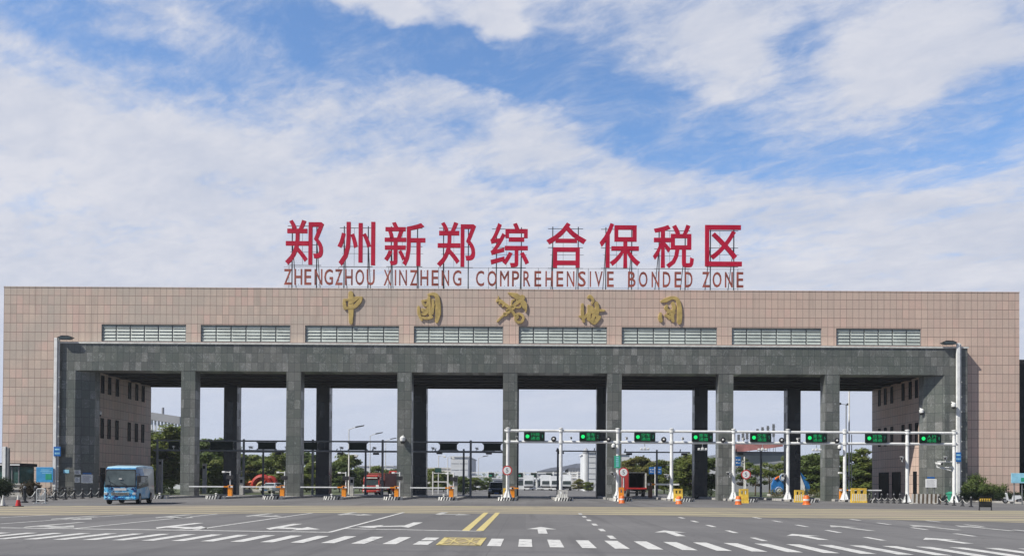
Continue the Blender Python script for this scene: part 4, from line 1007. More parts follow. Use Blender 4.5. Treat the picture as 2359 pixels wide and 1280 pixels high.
mb = MB()
for k in range(6): mb.box(lerp(x0, x1, .1), lerp(x0, x1, .85 - .1 * (k % 2)), 84.192, 84.197, lerp(z1, z0, .15 + k * .13), lerp(z1, z0, .15 + k * .13) - .012)
mb.build('printed_lines', M['steel_grey'], t, world=True)

# ================================================================== bollards, cones, barriers
def make_bollard():
    t = thing('bollard', '', 'bollard')
    MB().lathe([(.17, 0), (.17, .05), (.09, .09), (.075, .12), (.075, .60), (.095, .62), (.095, .68), (.05, .70)], (0, 0, 0), 10).build('post', M['black'], t, smooth=True)
    MB().ball((0, 0, .74), .075, 8).build('cap', M['steel_grey'], t, smooth=True)
    return t
bol0 = make_bollard(); used = [False]
def put_bollard(p, label, group, s=1.0, chain_to=None):
    if not used[0]: o = bol0; used[0] = True
    else:
        o = bol0.copy(); COL.objects.link(o)
        for nm in list(bol0.children):
            if nm.name.startswith('chain'): continue
            c = nm.copy(); COL.objects.link(c); c.parent = o
    o.location = (p.x, p.y, p.z); o.scale = (s, s, s); o['label'] = label; o['group'] = group
    if chain_to is not None:
        d = (chain_to - p) / s; pts = [Vector((d.x * k / 8, d.y * k / 8, .56 + d.z * k / 8 - .30 * math.sin(math.pi * k / 8))) for k in range(9)]
        MB().tube(pts, .022, 5).build('chain', M['white_dirty'], o)
LB = [(56.5, 1157, 1.45), (82, 1155.5, 1.45), (104, 1153.5, 1.2), (127, 1151, 1.1), (150, 1149.5, 1.1), (171, 1147.8, 1.1), (190, 1147, 1.1), (209.5, 1146, 1.1), (228, 1145.3, 1.1)]
LBw = ['at the left end, beside the round bush', 'next to the white railing, thick', 'just right of the white railing', 'in front of the left flood light pole', 'in front of the parked bicycles', 'right of the parked bicycles', 'under the small white notices', 'under the large white notice', 'closest to the blue bus']
pts = [G(u, v) for u, v, s in LB]
for i, (u, v, s) in enumerate(LB): put_bollard(pts[i], 'black bollard ' + LBw[i], 'chained bollards left of the bus', s, pts[i + 1] if i < len(LB) - 1 else None)
RB = [(2003, 1157.5), (2017, 1157.6), (2031, 1157.8), (2045, 1158), (2059, 1158.2), (2073, 1158.5), (2088, 1158.8), (2163, 1160.5), (2180.5, 1162), (2198, 1163.5), (2217.5, 1165), (2237, 1166.8)]
RBw = ['just right of the wide yellow barrier', 'second right of the wide yellow barrier', 'third right of the wide yellow barrier', 'under lane sign 7', 'fifth right of the wide yellow barrier', 'just left of the gantry post under lane sign 8', 'at the foot of the gantry post left of lane sign 8', 'just right of the striped low barrier', 'left of the green bin', 'at the foot of the last gantry post', 'at the foot of the right flood light pole', 'just left of the black barricade with yellow pad']
pts = [G(u, v) for u, v in RB]
for i in range(len(RB)): put_bollard(pts[i], 'black bollard ' + RBw[i], 'chained bollards at the right', 1.05 if i < 7 else .95, pts[i + 1] if i not in (6, len(RB) - 1) else None)
MC = [M['red_ring'], M['white_dirty'], M['orange_dull'], M['yellow']]
def cone(u, v, h, cols, label):
    p = G(u, v); t = thing('traffic_cone', label, 'traffic cone', p)
    r = h * .24; prof = [(r, .0), (r * .78, h * .28), (r * .55, h * .55), (r * .3, h * .85), (r * .12, h)]
    mb = MB()
    for k in range(4): mb.lathe([(prof[k][0], prof[k][1] + .04), (prof[k + 1][0], prof[k + 1][1] + .04)], (0, 0, 0), 12, cols[k])
    mb.build('cone', MC, t, smooth=True); MB().rbox(-r * 1.35, r * 1.35, -r * 1.35, r * 1.35, 0, .045, .01).build('base', M['black'], t)
cone(7, 1165, .62, [1, 1, 1, 1], 'pale traffic cone at the left edge of the photo')
cone(42, 1166, .66, [0, 0, 1, 1], 'red traffic cone with white top right of the pale cone')
def bucket(u, v, h, label):
    p = G(u, v); t = thing('crash_drum', label, 'crash drum', p); r = h * .36
    MB().lathe([(r * 1.2, 0), (r * 1.15, .06), (r, .1), (r * .92, h * .8), (r * .7, h * .95), (r * .25, h)], (0, 0, 0), 14).build('drum', M['orange_dull'], t, smooth=True)
    MB().lathe([(r * 1.0, h * .42), (r * .96, h * .62)], (0, 0, 0), 14).build('band', M['white_dirty'], t, smooth=True)
for u, v, h, wh in ((1433, 1158, .62, 'at the foot of the second 5 sign'), (1564, 1160, .62, 'before the two holed yellow barrier'), (1701, 1161, .66, 'before the barrier under the third 5 sign'), (1858, 1161.5, .74, 'right of the post under lane sign 6')): bucket(u, v, h, 'orange crash drum ' + wh)
def water_barrier(u, v, w, h, label, holes=2, rz=0.0, striped=False, m=None):
    p = G(u, v); t = thing('water_barrier', label, 'water barrier', p, rz)
    mb = MB(); hw = w / 2; d0, d1 = .24, .11
    def prof(z): k = z / h; return lerp(d0, d1, min(1, k * 1.6))
    hz0, hz1 = h * .62, h * .86
    mb.add([(-hw, -d0, 0), (hw, -d0, 0), (hw, -d1, hz0), (-hw, -d1, hz0), (-hw, d0, 0), (hw, d0, 0), (hw, d1, hz0), (-hw, d1, hz0)], [(0, 1, 2, 3), (5, 4, 7, 6), (1, 5, 6, 2), (4, 0, 3, 7), (4, 5, 1, 0), (3, 2, 6, 7)])
    n = holes; hwid = w / (n * 2 + 1)
    for k in range(n + 1):
        a = -hw + k * 2 * hwid; mb.box(a, a + hwid, -d1, d1, hz0 + .001, hz1)
    mb.box(-hw, hw, -d1, d1, hz1 + .001, h)
    mb.build('body', m or M['yellow'], t)
    if striped:
        mb = MB(); N = int(w / .16)
        for k in range(N):
            a = -hw + k * w / N; mb.add([(a + .02, -d0 * .86 - .012, h * .10), (a + .09, -d0 * .86 - .012, h * .10), (a + .13, -d1 - .02, hz0 * .98), (a + .06, -d1 - .02, hz0 * .98)], [(0, 1, 2, 3)])
        mb.build('stripes', M['white_dirty'], t)
for u, v, w, h, wh, st in ((1562, 1154, .8, 1.15, 'yellow water barrier with two holes at the post between lane signs 3 and 4', 0), (1713, 1158, .75, 1.2, 'yellow water barrier under the third 5 sign', 0), (1841, 1156, .85, 1.1, 'yellow water barrier at the post between lane signs 5 and 6', 1),
                           (1978, 1157, 1.35, 1.3, 'wide yellow striped water barrier right of the last orange gate', 1), (1165, 1150, .5, 1.1, 'narrow yellow barrier at the left end post of the white gantry', 1), (1296, 1153, .9, 1.0, 'faded cream barrier at the second white gantry post', 1), (1431, 1154, .45, 1.25, 'narrow orange barrier under the second 5 sign', 0)):
    water_barrier(u, v, w, h, wh, 2 if w > .6 else 1, 0, bool(st), M['orange'] if u == 1431 else (M['stone'] if u == 1296 else None))
t = thing('striped_barrier', 'low barrier with slanted cream and brown stripes before the white notice board', 'barrier', G(2131, 1160))
w = 1.25; mb = MB()
for k in range(14):
    a = -w + 2 * w * k / 14; b2 = a + 2 * w / 14
    mb.add([(a, -.2, .05), (b2, -.2, .05), (b2 + .08, -.08, .85), (a + .08, -.08, .85)], [(0, 1, 2, 3)], k % 2)
mb.build('striped_body', [M['stone'], mat('dark_rack_gap', (.10, .075, .05), .7)], t)
for a in (-.95, .9): MB().rbox(a - .25, a + .25, -.3, .3, 0, .1, .02).build('foot', M['stone'], t)
t = thing('barricade', 'black metal barricade with a yellow padded band at the right', 'barricade', G(2270, 1174.5), R(8))
mb = MB()
for x in (-.42, .42):
    mb.cyl((x, 0, 0.1), (x, 0, .86), .03, n=8); mb.cyl((x, 0, .22), (x - .18, -.28, 0), .025, n=6); mb.cyl((x, 0, .22), (x + .18, .28, 0), .025, n=6)
for z in (.22, .5, .86): mb.cyl((-.42, 0, z), (.42, 0, z), .025, n=6)
mb.build('frame', M['black'], t); MB().rbox(-.40, .40, -.05, .05, .56, .74, .03).build('pad', M['yellow'], t); MB().rbox(-.40, .40, -.03, .03, .24, .55, .02).build('panel', M['black'], t)
mb = MB()
for k in range(5): mb.box(-.36 + k * .16, -.30 + k * .16, -.056, -.051, .57, .73)
mb.build('black_stripes', M['black'], t)
t = thing('crowd_barrier', 'white tubular railing standing between the black bollards at left', 'crowd barrier', G(94, 1158.5), R(-10))
mb = MB(); mb.tube([(-.33, 0, 0), (-.33, 0, .92), (-.26, 0, 1.0), (.26, 0, 1.0), (.33, 0, .92), (.33, 0, 0)], .025, 6); mb.cyl((-.33, 0, .2), (.33, 0, .2), .02, n=6)
for x in (-.22, -.11, 0, .11, .22): mb.cyl((x, 0, .2), (x, 0, 1.0), .014, n=5)
mb.build('rails', M['white'], t)
for x in (-.33, .33): MB().cyl((x, -.3, .02), (x, .3, .02), .025, n=6).build('foot', M['white'], t)
t = thing('rubbish_bin', 'green plastic bin behind the chain left of the last gantry post', 'bin', G(2191, 1155))
MB().lathe([(.38, 0), (.46, .75), (.5, .78), (.5, .84), (.2, .98), (.05, 1.0)], (0, 0, 0), 14).build('body', M['bin_green'], t, smooth=True)
MB().box(-.2, .2, -.47, -.44, .55, .68).build('opening', M['black'], t)

# booth, post and planter at the far left
t = thing('guard_booth', 'dark green glazed guard booth at the left edge behind the bushes', 'guard booth', (PX(14, 80), 80, .13))
bx0, bx1 = PX(-20, 80), PX(44, 80); zt2 = PZ(20, 1066, 80)
MB().box(bx0 + .05, bx1 - .05, 80.05, 82.5, .13, zt2 - .3).build('glazing', M['green_glass'], t, world=True)
mb = MB()
for xx in (bx0, lerp(bx0, bx1, .62), lerp(bx0, bx1, .72), bx1 - .09): mb.box(xx, xx + .09, 79.98, 80.07, .13, zt2 - .3)
mb.box(bx0, bx1, 79.98, 80.06, 1.0, 1.1); mb.build('frame', M['steel_grey'], t, world=True)
MB().rbox(bx0 - .2, bx1 + .15, 79.8, 82.7, zt2 - .29, zt2, .04).build('roof', M['frame_dark'], t, world=True); MB().box(bx0 - .21, bx1 + .16, 79.79, 79.797, zt2 - .2, zt2 - .1).build('fascia_stripe', M['paper'], t, world=True)
t = thing('steel_column', 'white and grey square column at the left edge before the booth', 'column', (PX(15, 78), 78, .13)); xx = PX(15, 78)
MB().box(xx - .28, xx + .0, 77.8, 78.1, .13, PZ(15, 1028, 78)).build('white_face', M['white'], t, world=True); MB().box(xx + .002, xx + .26, 77.85, 78.05, .13, PZ(15, 1031, 78)).build('grey_face', M['steel_grey'], t, world=True)
t = thing('stone_planter', 'stepped pale stone planter between the two round bushes', 'planter', (PX(44, 75), 75, .13)); xx = PX(44, 75)
mb = MB(); mb.rbox(xx - .6, xx + .5, 74.6, 75.4, .13, .75, .02); mb.rbox(xx - .75, xx + .6, 74.5, 75.5, .753, .93, .02); mb.rbox(xx - .5, xx + .5, 74.7, 75.3, .933, 1.15, .02); mb.rbox(xx - .62, xx + .6, 74.6, 75.4, 1.153, 1.3, .02); mb.build('tiers', M['stone'], t, world=True)
# ================================================================== vehicles
def wheel(parent, x, y, r, w, nm='wheel'):
    t = MB().lathe([(r * .6, -w / 2), (r * .93, -w / 2), (r, -w * .36), (r, w * .36), (r * .93, w / 2), (r * .6, w / 2)], (0, 0, 0), 20, axis='X').build(nm, M['rubber'], parent, smooth=True, loc=(x, y, r))
    MB().lathe([(.05, -w * .52), (r * .5, -w * .50), (r * .58, -w * .44), (r * .58, w * .44), (r * .5, w * .50), (.05, w * .52)], (0, 0, 0), 16, axis='X').build('rim', M['rim'], t)
def body_prism(profile, hw, top_in, z_in, bev, m, parent, name='body', z_top=None):
    """side profile (y,z) extruded across x, narrowing above z_in"""
    bm = bmesh.new(); zt_ = max(p[1] for p in profile)
    def hx(z): return hw - top_in * max(0, (z - z_in) / (zt_ - z_in))
    L = [bm.verts.new((-hx(z), y, z)) for y, z in profile]; Rr = [bm.verts.new((hx(z), y, z)) for y, z in profile]
    bm.faces.new(L); bm.faces.new(Rr[::-1]); n = len(profile)
    for i in range(n): bm.faces.new((L[i], Rr[i], Rr[(i + 1) % n], L[(i + 1) % n])[::-1])
    bmesh.ops.recalc_face_normals(bm, faces=list(bm.faces))
    bmesh.ops.bevel(bm, geom=list(bm.edges), offset=bev, segments=3, affect='EDGES', profile=.5, clamp_overlap=True)
    return MB().bm(bm).build(name, m, parent, smooth=True)

# --- the blue bus
def bus_paint():
    m = bpy.data.materials.new('blue_bus_livery'); m.use_nodes = True; b = NB(m.node_tree); pr = b.n['Principled BSDF']
    o = b.new('ShaderNodeTexCoord').outputs['Object']; x, y, z = b.sep(o)
    wv = b.noise(o, 2.1, 3, .55, 1.2); fl = b.noise(o, 5.5, 3, .6, .8)
    blue = b.mix(b.rng(wv, .42, .62), (.08, .54, .92), (.38, .74, .94))
    patch = b.m('MULTIPLY', b.rng(z, 1.40, 1.25), b.rng(y, .35, .15))
    blue = b.mix(b.m('MULTIPLY', patch, b.rng(fl, .50, .56)), blue, (.012, .05, .22))
    blue = b.mix(b.m('MULTIPLY', patch, b.rng(wv, .60, .68)), blue, (.52, .66, .80))
    up = b.rng(b.m('ADD', z, b.m('MULTIPLY', wv, .1)), 1.62, 1.72)
    blue = b.mix(up, blue, b.mix(b.rng(fl, .45, .6), (.04, .20, .45), (.10, .33, .58)))
    cream = b.mix(b.rng(b.noise(o, 9, 3), .60, .66, 0, .5), (.86, .87, .76), (.40, .62, .68))
    edge = b.m('ADD', b.m('ADD', y, b.m('MULTIPLY', b.m('SUBTRACT', wv, .5), .9)), b.m('MULTIPLY', z, 1.25))
    c = b.mix(b.rng(edge, 5.30, 5.40), blue, cream)
    c = b.mix(b.rng(z, 2.50, 2.56), c, (.46, .72, .86))
    b.l.new(c, pr.inputs['Base Color']); pr.inputs['Roughness'].default_value = .35; pr.inputs['Coat Weight'].default_value = .35
    return m
M['bus'] = bus_paint()
bp = G(277, 1161)
bus = thing('blue_bus', 'small sky blue and cream bus driving out at the left', 'bus', (bp.x, bp.y, .004), R(12)); bus.scale = (.95, .95, .96)
BH = 2.66
body_prism([(.02, .34), (-.06, .46), (-.07, 1.28), (.18, 2.45), (.42, 2.60), (3.0, BH + .08), (5.7, BH + .06), (5.95, 2.48), (6.0, .5), (5.9, .36)], 1.06, .10, 1.15, .07, M['bus'], bus)
def on_front(z): return lerp(-.07, .18, (z - 1.28) / 1.17)
mb = MB(); zA, zB = 1.30, 2.34
ws = [(-.98, zA), (.98, zA), (.93, zB - .1), (.86, zB), (-.86, zB), (-.93, zB - .1)]
mb.prism([(p[0], p[1]) for p in ws], 0, 0.02)
mb.v = [(x, (on_front(z) if z > 1.28 else -.07) - .025 + y, z) for x, y, z in mb.v]
wsd = mb.build('windshield', M['bus_glass'], bus)
mb = MB(); mb.prism([(-1.02, 1.20), (1.02, 1.20), (.975, 2.36), (.90, 2.43), (-.90, 2.43), (-.975, 2.36)], 0, 0.012); mb.v = [(x, (on_front(z) if z > 1.28 else -.07) - .014 + y, z) for x, y, z in mb.v]; mb.build('windshield_surround', M['black'], bus)
mb = MB()
mb.cyl((-.15, -.12, 1.25), (-.75, -.06, 1.6), .012, n=5); mb.cyl((.55, -.12, 1.25), (-.02, -.06, 1.55), .012, n=5)
mb.build('trim', M['black'], wsd)
def bside(s, y0, y1, z0, z1, nm, m, d=.012, poly=None):
    mb = MB(); pts = poly or [(y0, z0), (y1, z0), (y1, z1), (y0, z1)]
    mb.prism(pts, 0, s * .02, plane='YZ'); mb.v = [(s * (1.06 - .10 * max(0, (z - 1.15) / (BH - 1.15)) + d) + x, y, z) for x, y, z in mb.v]
    return mb.build(nm, m, bus)
for s in (1, -1):
    f = bside(s, 0, 0, 0, 0, 'side_window', M['black'], .006, [(.05, 1.06), (3.7, 1.26), (3.7, 2.0), (.22, 2.0)])
    [setattr(bside(s, 0, 0, 0, 0, 'pane', M['glass'], .030, [(ya, 1.26 + .03 * ya), (yb, 1.26 + .03 * yb), (yb, 1.92), (ya, 1.92)]), 'parent', f) for ya, yb in ((.45, 1.5), (1.62, 2.75), (2.85, 3.6))]
    for y0, y1 in ((3.9, 4.6), (4.7, 5.5)): bside(s, y0, y1, 1.38, 1.98, 'side_window', M['glass'], .006) if s < 0 else None
    mb = MB(); mb.cyl((s * 1.02, -.02, 2.15), (s * 1.28, -.26, 2.10), .018, n=6); mb.cyl((s * 1.28, -.26, 2.10), (s * 1.28, -.26, 1.95), .018, n=6); mb.rbox(s * 1.28 - .10, s * 1.28 + .10, -.32, -.22, 1.50, 1.96, .03)
    mb.build('mirror', M['black'], bus)
    MB().rbox(s * .92 - .11, s * .92 + .11, -.115, -.05, .66, .82, .02).build('headlight', M['lamp'], bus)
    wheel(bus, s * .955, 1.05, .40, .24); wheel(bus, s * .955, 4.55, .40, .28)
MB().rbox(-.58, .58, -.115, -.055, .62, .84, .03).build('grille', M['chrome'], bus)
mb = MB()
for k in range(4): mb.box(-.5, .5, -.122, -.117, .655 + k * .042, .675 + k * .042)
mb.build('grille_bars', M['black'], bus)
MB().box(-.40, .40, -.085, -.072, .96, 1.12).build('white_strip', M['white'], bus)
MB().rbox(-1.04, 1.04, -.13, .3, .32, .52, .04).build('bumper', M['bus'], bus)
MB().box(-.22, .22, -.145, -.132, .37, .48).build('number_plate', M['blue_sign'], bus)
MB().box(-.9, .9, .25, 5.8, .26, .43).build('underbody', M['black'], bus)
MB().rbox(-.10, .10, -.055, -.03, 1.72, 1.80, .01).build('mirror', M['white'], bus)
mb = MB(); mb.box(-.25, .25, -.10, -.086, .60, .66); mb.build('emblem_bar', M['chrome'], bus)

# --- red lorries beyond the gate
def lorry(u, v, Y, label, hw=1.2, cab_h=2.75, box=True, box_m='box_red', rz=0.0):
    t = thing('red_truck', label, 'truck', (PX(u, Y), Y, 0), rz, 'red trucks beyond the gate')
    body_prism([(0, .55), (-.05, 1.3), (.16, cab_h - .12), (.3, cab_h), (1.9, cab_h), (1.95, .55)], hw, .08, 1.3, .07, M['truck_red'], t, 'cab')
    mb = MB(); mb.prism([(-hw * .86, 1.42), (hw * .86, 1.42), (hw * .80, cab_h - .42), (-hw * .80, cab_h - .42)], 0, .02); mb.v = [(x, lerp(-.05, .16, (z - 1.3) / (cab_h - 1.42)) - .02 + y, z) for x, y, z in mb.v]
    mb.build('windshield', M['glass'], t)
    MB().rbox(-hw * .6, hw * .6, -.09, -.03, .82, 1.25, .02).build('grille', M['black'], t)
    MB().box(-hw * .45, hw * .45, -.098, -.092, 1.0, 1.08).build('badge_bar', M['chrome'], t)
    MB().rbox(-hw, hw, -.16, .1, .42, .74, .04).build('bumper', M['truck_red'], t)
    MB().rbox(-hw * .8, hw * .8, -.08, .4, cab_h - .02, cab_h + .26, .06).build('roof_visor', M['truck_red'], t)
    for s in (1, -1):
        MB().rbox(s * hw * .8 - .16, s * hw * .8 + .16, -.19, -.1, .52, .70, .03).build('headlight', M['lamp'], t)
        mb = MB(); mb.cyl((s * hw * .95, 0, 2.3), (s * (hw + .22), -.15, 2.25), .02, n=5); mb.rbox(s * (hw + .22) - .1, s * (hw + .22) + .1, -.2, -.1, 1.65, 2.28, .02); mb.build('mirror', M['black'], t)
        wheel(t, s * (hw - .2), .9, .48, .28); wheel(t, s * (hw - .2), 5.2, .48, .34)
    MB().box(-.45, .45, 1.8, 7.5, .55, .85).build('chassis', M['black'], t)
    if box: MB().rbox(-hw - .03, hw + .03, 2.15, 7.8, .95, 3.25, .03).build('cargo_box', M[box_m], t)
    return t
t = lorry(855, 1143, 108.0, 'red cab truck facing out behind the boom between second and third pillars', 1.22, 2.65, True, rz=R(-9)); t.scale = (.9, .9, .86)
for s in (-1, 1): MB().rbox(s * .95 - .22, s * .95 + .22, -.13, -.06, .95, 1.5, .03).build('white_panel', M['white'], t)
MB().rbox(-.9, .9, -.05, .1, 2.42, 2.58, .02).build('white_visor_stripe', M['white_dirty'], t)
lorry(913, 1143, 116, 'farther red truck half hidden by the third granite pillar', 1.2, 2.9, False)
# open backed lorry driving in
Y = 108.2; xc = PX(1467, Y)
t = thing('open_truck', 'red lorry with an open empty cargo box seen from behind', 'truck', (xc, Y, 0), 0, 'red trucks beyond the gate')
mb = MB(); zb0, zb1 = 1.05, 2.95
mb.box(-1.0, -.9, 0, 6.5, zb0, zb1); mb.box(.9, 1.0, 0, 6.5, zb0, zb1); mb.box(-.9, .9, 0, 6.5, zb1 - .08, zb1); mb.box(-.9, .9, 0, 6.5, zb0, zb0 + .08); mb.box(-.9, .9, 6.4, 6.5, zb0 + .08, zb1 - .08)
mb.build('cargo_box', M['soffit'], t)
mb = MB(); mb.rbox(-1.50, -1.02, -.05, .0, zb0, zb1, .015); mb.build('open_door', M['truck_red'], t); mb = MB(); mb.rbox(1.02, 1.22, -.02, .05, zb0, zb1, .015); mb.build('open_door', M['white_dirty'], t)
mb = MB(); mb.box(-1.02, 1.02, -.06, -.005, zb1 + .002, zb1 + .10); mb.build('top_rail', M['steel_grey'], t)
MB().rbox(-1.25, 1.25, -.12, .05, .92, 1.12, .02).build('rear_bar', M['truck_red'], t); MB().box(-.5, .5, .1, 8.2, .7, .95).build('chassis', M['black'], t)
MB().box(-1.1, 1.1, 6.8, 8.6, .7, 2.7).build('cab', M['truck_red'], t); MB().rbox(-1.0, 1.0, -.1, -.04, .45, .58, .02).build('underrun_bar', M['black'], t)
for s in (1, -1):
    MB().box(s * .95 - .2, s * .95 + .2, -.135, -.122, .96, 1.08).build('tail_light', M['red_ring'], t); wheel(t, s * .95, 1.3, .48, .4); wheel(t, s * .95, 7.6, .48, .3)

# --- cars
def car(u, Y, m, label, rz=0.0, suv=True):
    t = thing('parked_car' if not suv else 'car', label, 'car', (PX(u, Y), Y, 0), rz)
    H = 1.72 if suv else 1.48
    body_prism([(.05, .35), (0, .55), (.04, .88), (.25, .98), (1.15, 1.06), (4.3, 1.06), (4.55, .9), (4.55, .4), (4.45, .3)], .93, .04, .6, .07, m, t, 'body')
    body_prism([(1.0, 1.0), (1.75, H - .04), (2.1, H), (3.7, H - .02), (4.25, 1.4), (4.45, 1.0)], .84, .16, 1.0, .06, m, t, 'cabin')
    mb = MB(); mb.prism([(-.74, 1.08), (.74, 1.08), (.62, H - .1), (-.62, H - .1)], 0, .02); mb.v = [(x, 1.0 + .75 * (z - 1.0) / (H - 1.04) - .035 + y, z) for x, y, z in mb.v]; mb.build('windshield', M['glass'], t)
    for s in (1, -1):
        mb = MB(); mb.prism([(1.5, 1.1), (4.1, 1.1), (3.8, H - .14), (1.95, H - .14)], 0, s * .02, plane='YZ'); mb.v = [(s * (.84 - .16 * (z - 1.0) / (H - 1.0) + .012) + x, y, z) for x, y, z in mb.v]; mb.build('side_window', M['glass'], t)
        MB().rbox(s * .70 - .16, s * .70 + .16, -.02, .12, .70, .84, .03).build('headlight', M['lamp'], t); MB().rbox(s * 1.02 - .09, s * 1.02 + .09, 1.25, 1.37, 1.02, 1.16, .03).build('mirror', m, t)
        wheel(t, s * .80, .85, .35, .22); wheel(t, s * .80, 3.65, .35, .22)
    MB().rbox(-.48, .48, -.03, .05, .58, .82, .02).build('grille', M['chrome'] if not suv else M['frame_dark'], t); MB().box(-.24, .24, -.04, -.032, .44, .55).build('number_plate', M['blue_sign'], t)
    return t
car(1144, 95.0, M['car_black'], 'black car driving out beside the fourth granite pillar', R(2))
car(612, 118.0, M['car_white'], 'white car parked in front of the red flower arch', R(-4), False)

# --- two wheelers
def bicycle(p, rz, m, label, group):
    t = thing('bicycle', label, 'bicycle', p, rz, group)
    for x in (-.52, .52):
        w = MB().torus((0, 0, 0), .31, .022, axis='Y', n=18, k=5).build('wheel', M['rubber'], t, loc=(x, 0, .33)); mb = MB()
        for k in range(6): a = k * math.pi / 6; mb.cyl((-.3 * math.cos(a), 0, -.3 * math.sin(a)), (.3 * math.cos(a), 0, .3 * math.sin(a)), .005, n=3)
        mb.build('spokes', M['chrome'], w)
    mb = MB(); mb.tube([(.52, 0, .33), (.36, 0, .86), (-.16, 0, .72), (-.06, 0, .30), (.38, 0, .80)], .018, 6); mb.tube([(-.06, 0, .30), (-.52, 0, .33), (-.16, 0, .72), (-.20, 0, .88)], .016, 6); mb.build('frame', m, t)
    MB().tube([(.36, 0, .86), (.34, 0, 1.02), (.28, .26, 1.04), (.16, .28, 1.02)], .014, 6).tube([(.34, 0, 1.02), (.28, -.26, 1.04), (.16, -.28, 1.02)], .014, 6).build('handlebar', M['black'], t)
    MB().rbox(-.32, -.08, -.07, .07, .88, .95, .025).build('saddle', M['black'], t); mb = MB(); mb.box(.45, .75, -.16, .16, .72, .74); mb.tube([(.45, -.16, .95), (.75, -.16, .95), (.75, .16, .95), (.45, .16, .95)], .01, 4); mb.build('basket', M['steel_dark'], t)
for k, (u, v, rz) in enumerate(((108, 1149, 70), (116, 1148, 82), (138, 1147.5, 75), (146, 1147.3, 88), (154, 1147.1, 70), (162, 1147, 84))):
    w = ['leftmost, left of the flood light pole', 'just left of the flood light pole', 'just right of the flood light pole', 'second right of the flood light pole', 'third right of the flood light pole', 'rightmost, under the house number plate'][k]
    g = G(u, v); bicycle((g.x, g.y, .002), R(rz), M['steel_dark'], 'dark parked bicycle ' + w, 'parked bicycles at the left jamb')
def scooter(p, rz, m, label):
    t = thing('scooter', label, 'scooter', p, rz, 'parked scooters at the right hedge')
    for x in (-.58, .58):
        w = MB().torus((0, 0, 0), .20, .055, axis='Y', n=16, k=6).build('wheel', M['rubber'], t, loc=(x, 0, .255)); MB().lathe([(.15, -.03), (.15, .03)], (0, 0, 0), 12, axis='Y').build('rim', M['rim'], w)
    body = MB().prism([(-.80, .52), (-.62, .74), (-.05, .72), (0.0, .36), (.34, .34), (.46, .92), (.54, .92), (.50, .30), (.30, .22), (-.10, .22), (-.35, .38), (-.75, .46)], -.13, .13); body.build('body', m, t)
    MB().rbox(-.66, .0, -.14, .14, .735, .83, .03).build('seat', M['black'], t); MB().rbox(.42, .72, -.09, .09, .44, .52, .03).build('mudguard', m, t)
    MB().tube([(.58, 0, .255), (.48, 0, .95), (.42, 0, 1.05)], .03, 6).tube([(.42, -.32, 1.08), (.42, .32, 1.08)], .02, 6).build('handlebar', M['black'], t)
    for s in (-1, 1): MB().cyl((.42, s * .25, 1.08), (.44, s * .3, 1.25), .01, n=5).ball((.44, s * .3, 1.28), .06, 8).build('mirror', M['black'], t)
    MB().ball((.53, 0, .88), .09, 8).build('headlight', M['lamp'], t)
g = G(2304, 1157.5); scooter((g.x, g.y - 2, .002), R(172), M['car_white'], 'white scooter parked before the hedge, left of the blue board')
g = G(2346, 1156); scooter((g.x, g.y - 2, .002), R(200), M['car_white'], 'white scooter parked behind the right hand board at the photo edge')

# ================================================================== vegetation
def leaves(n, blobs, size, seed, fill=.35, zs=1.0, droop=0.0):
    rnd = random.Random(seed); vs = []; fs = []
    vol = [b[3] ** 2 for b in blobs]; tot = sum(vol)
    for bl, wv in zip(blobs, vol):
        cx, cy, cz, r = bl[:4]; sz = bl[4] if len(bl) > 4 else 1.0
        for _ in range(int(n * wv / tot)):
            while True:
                p = Vector((rnd.uniform(-1, 1), rnd.uniform(-1, 1), rnd.uniform(-1, 1))); L = p.length
                if .05 < L <= 1: break
            k = (rnd.random() ** fill); k = 1 - (1 - k) * .9; q = p / L * (k if rnd.random() < .85 else rnd.random()) * r * rnd.uniform(.70, 1.35)
            c = Vector((cx + q.x, cy + q.y, cz + q.z * sz))
            nrm = (p / L + Vector((rnd.uniform(-.8, .8), rnd.uniform(-.8, .8), rnd.uniform(-.5, .9)))).normalized()
            a = nrm.orthogonal().normalized(); a = Matrix.Rotation(rnd.uniform(0, 6.28), 3, nrm) @ a; b2 = nrm.cross(a)
            s = size * rnd.uniform(.6, 1.3); k0 = len(vs)
            vs += [c - a * s * .5, c + b2 * s * .32 - nrm * s * .08, c + a * s * .6, c - b2 * s * .32 - nrm * s * .08]; fs.append((k0, k0 + 1, k0 + 2, k0 + 3))
    return vs, fs
_crown = {}
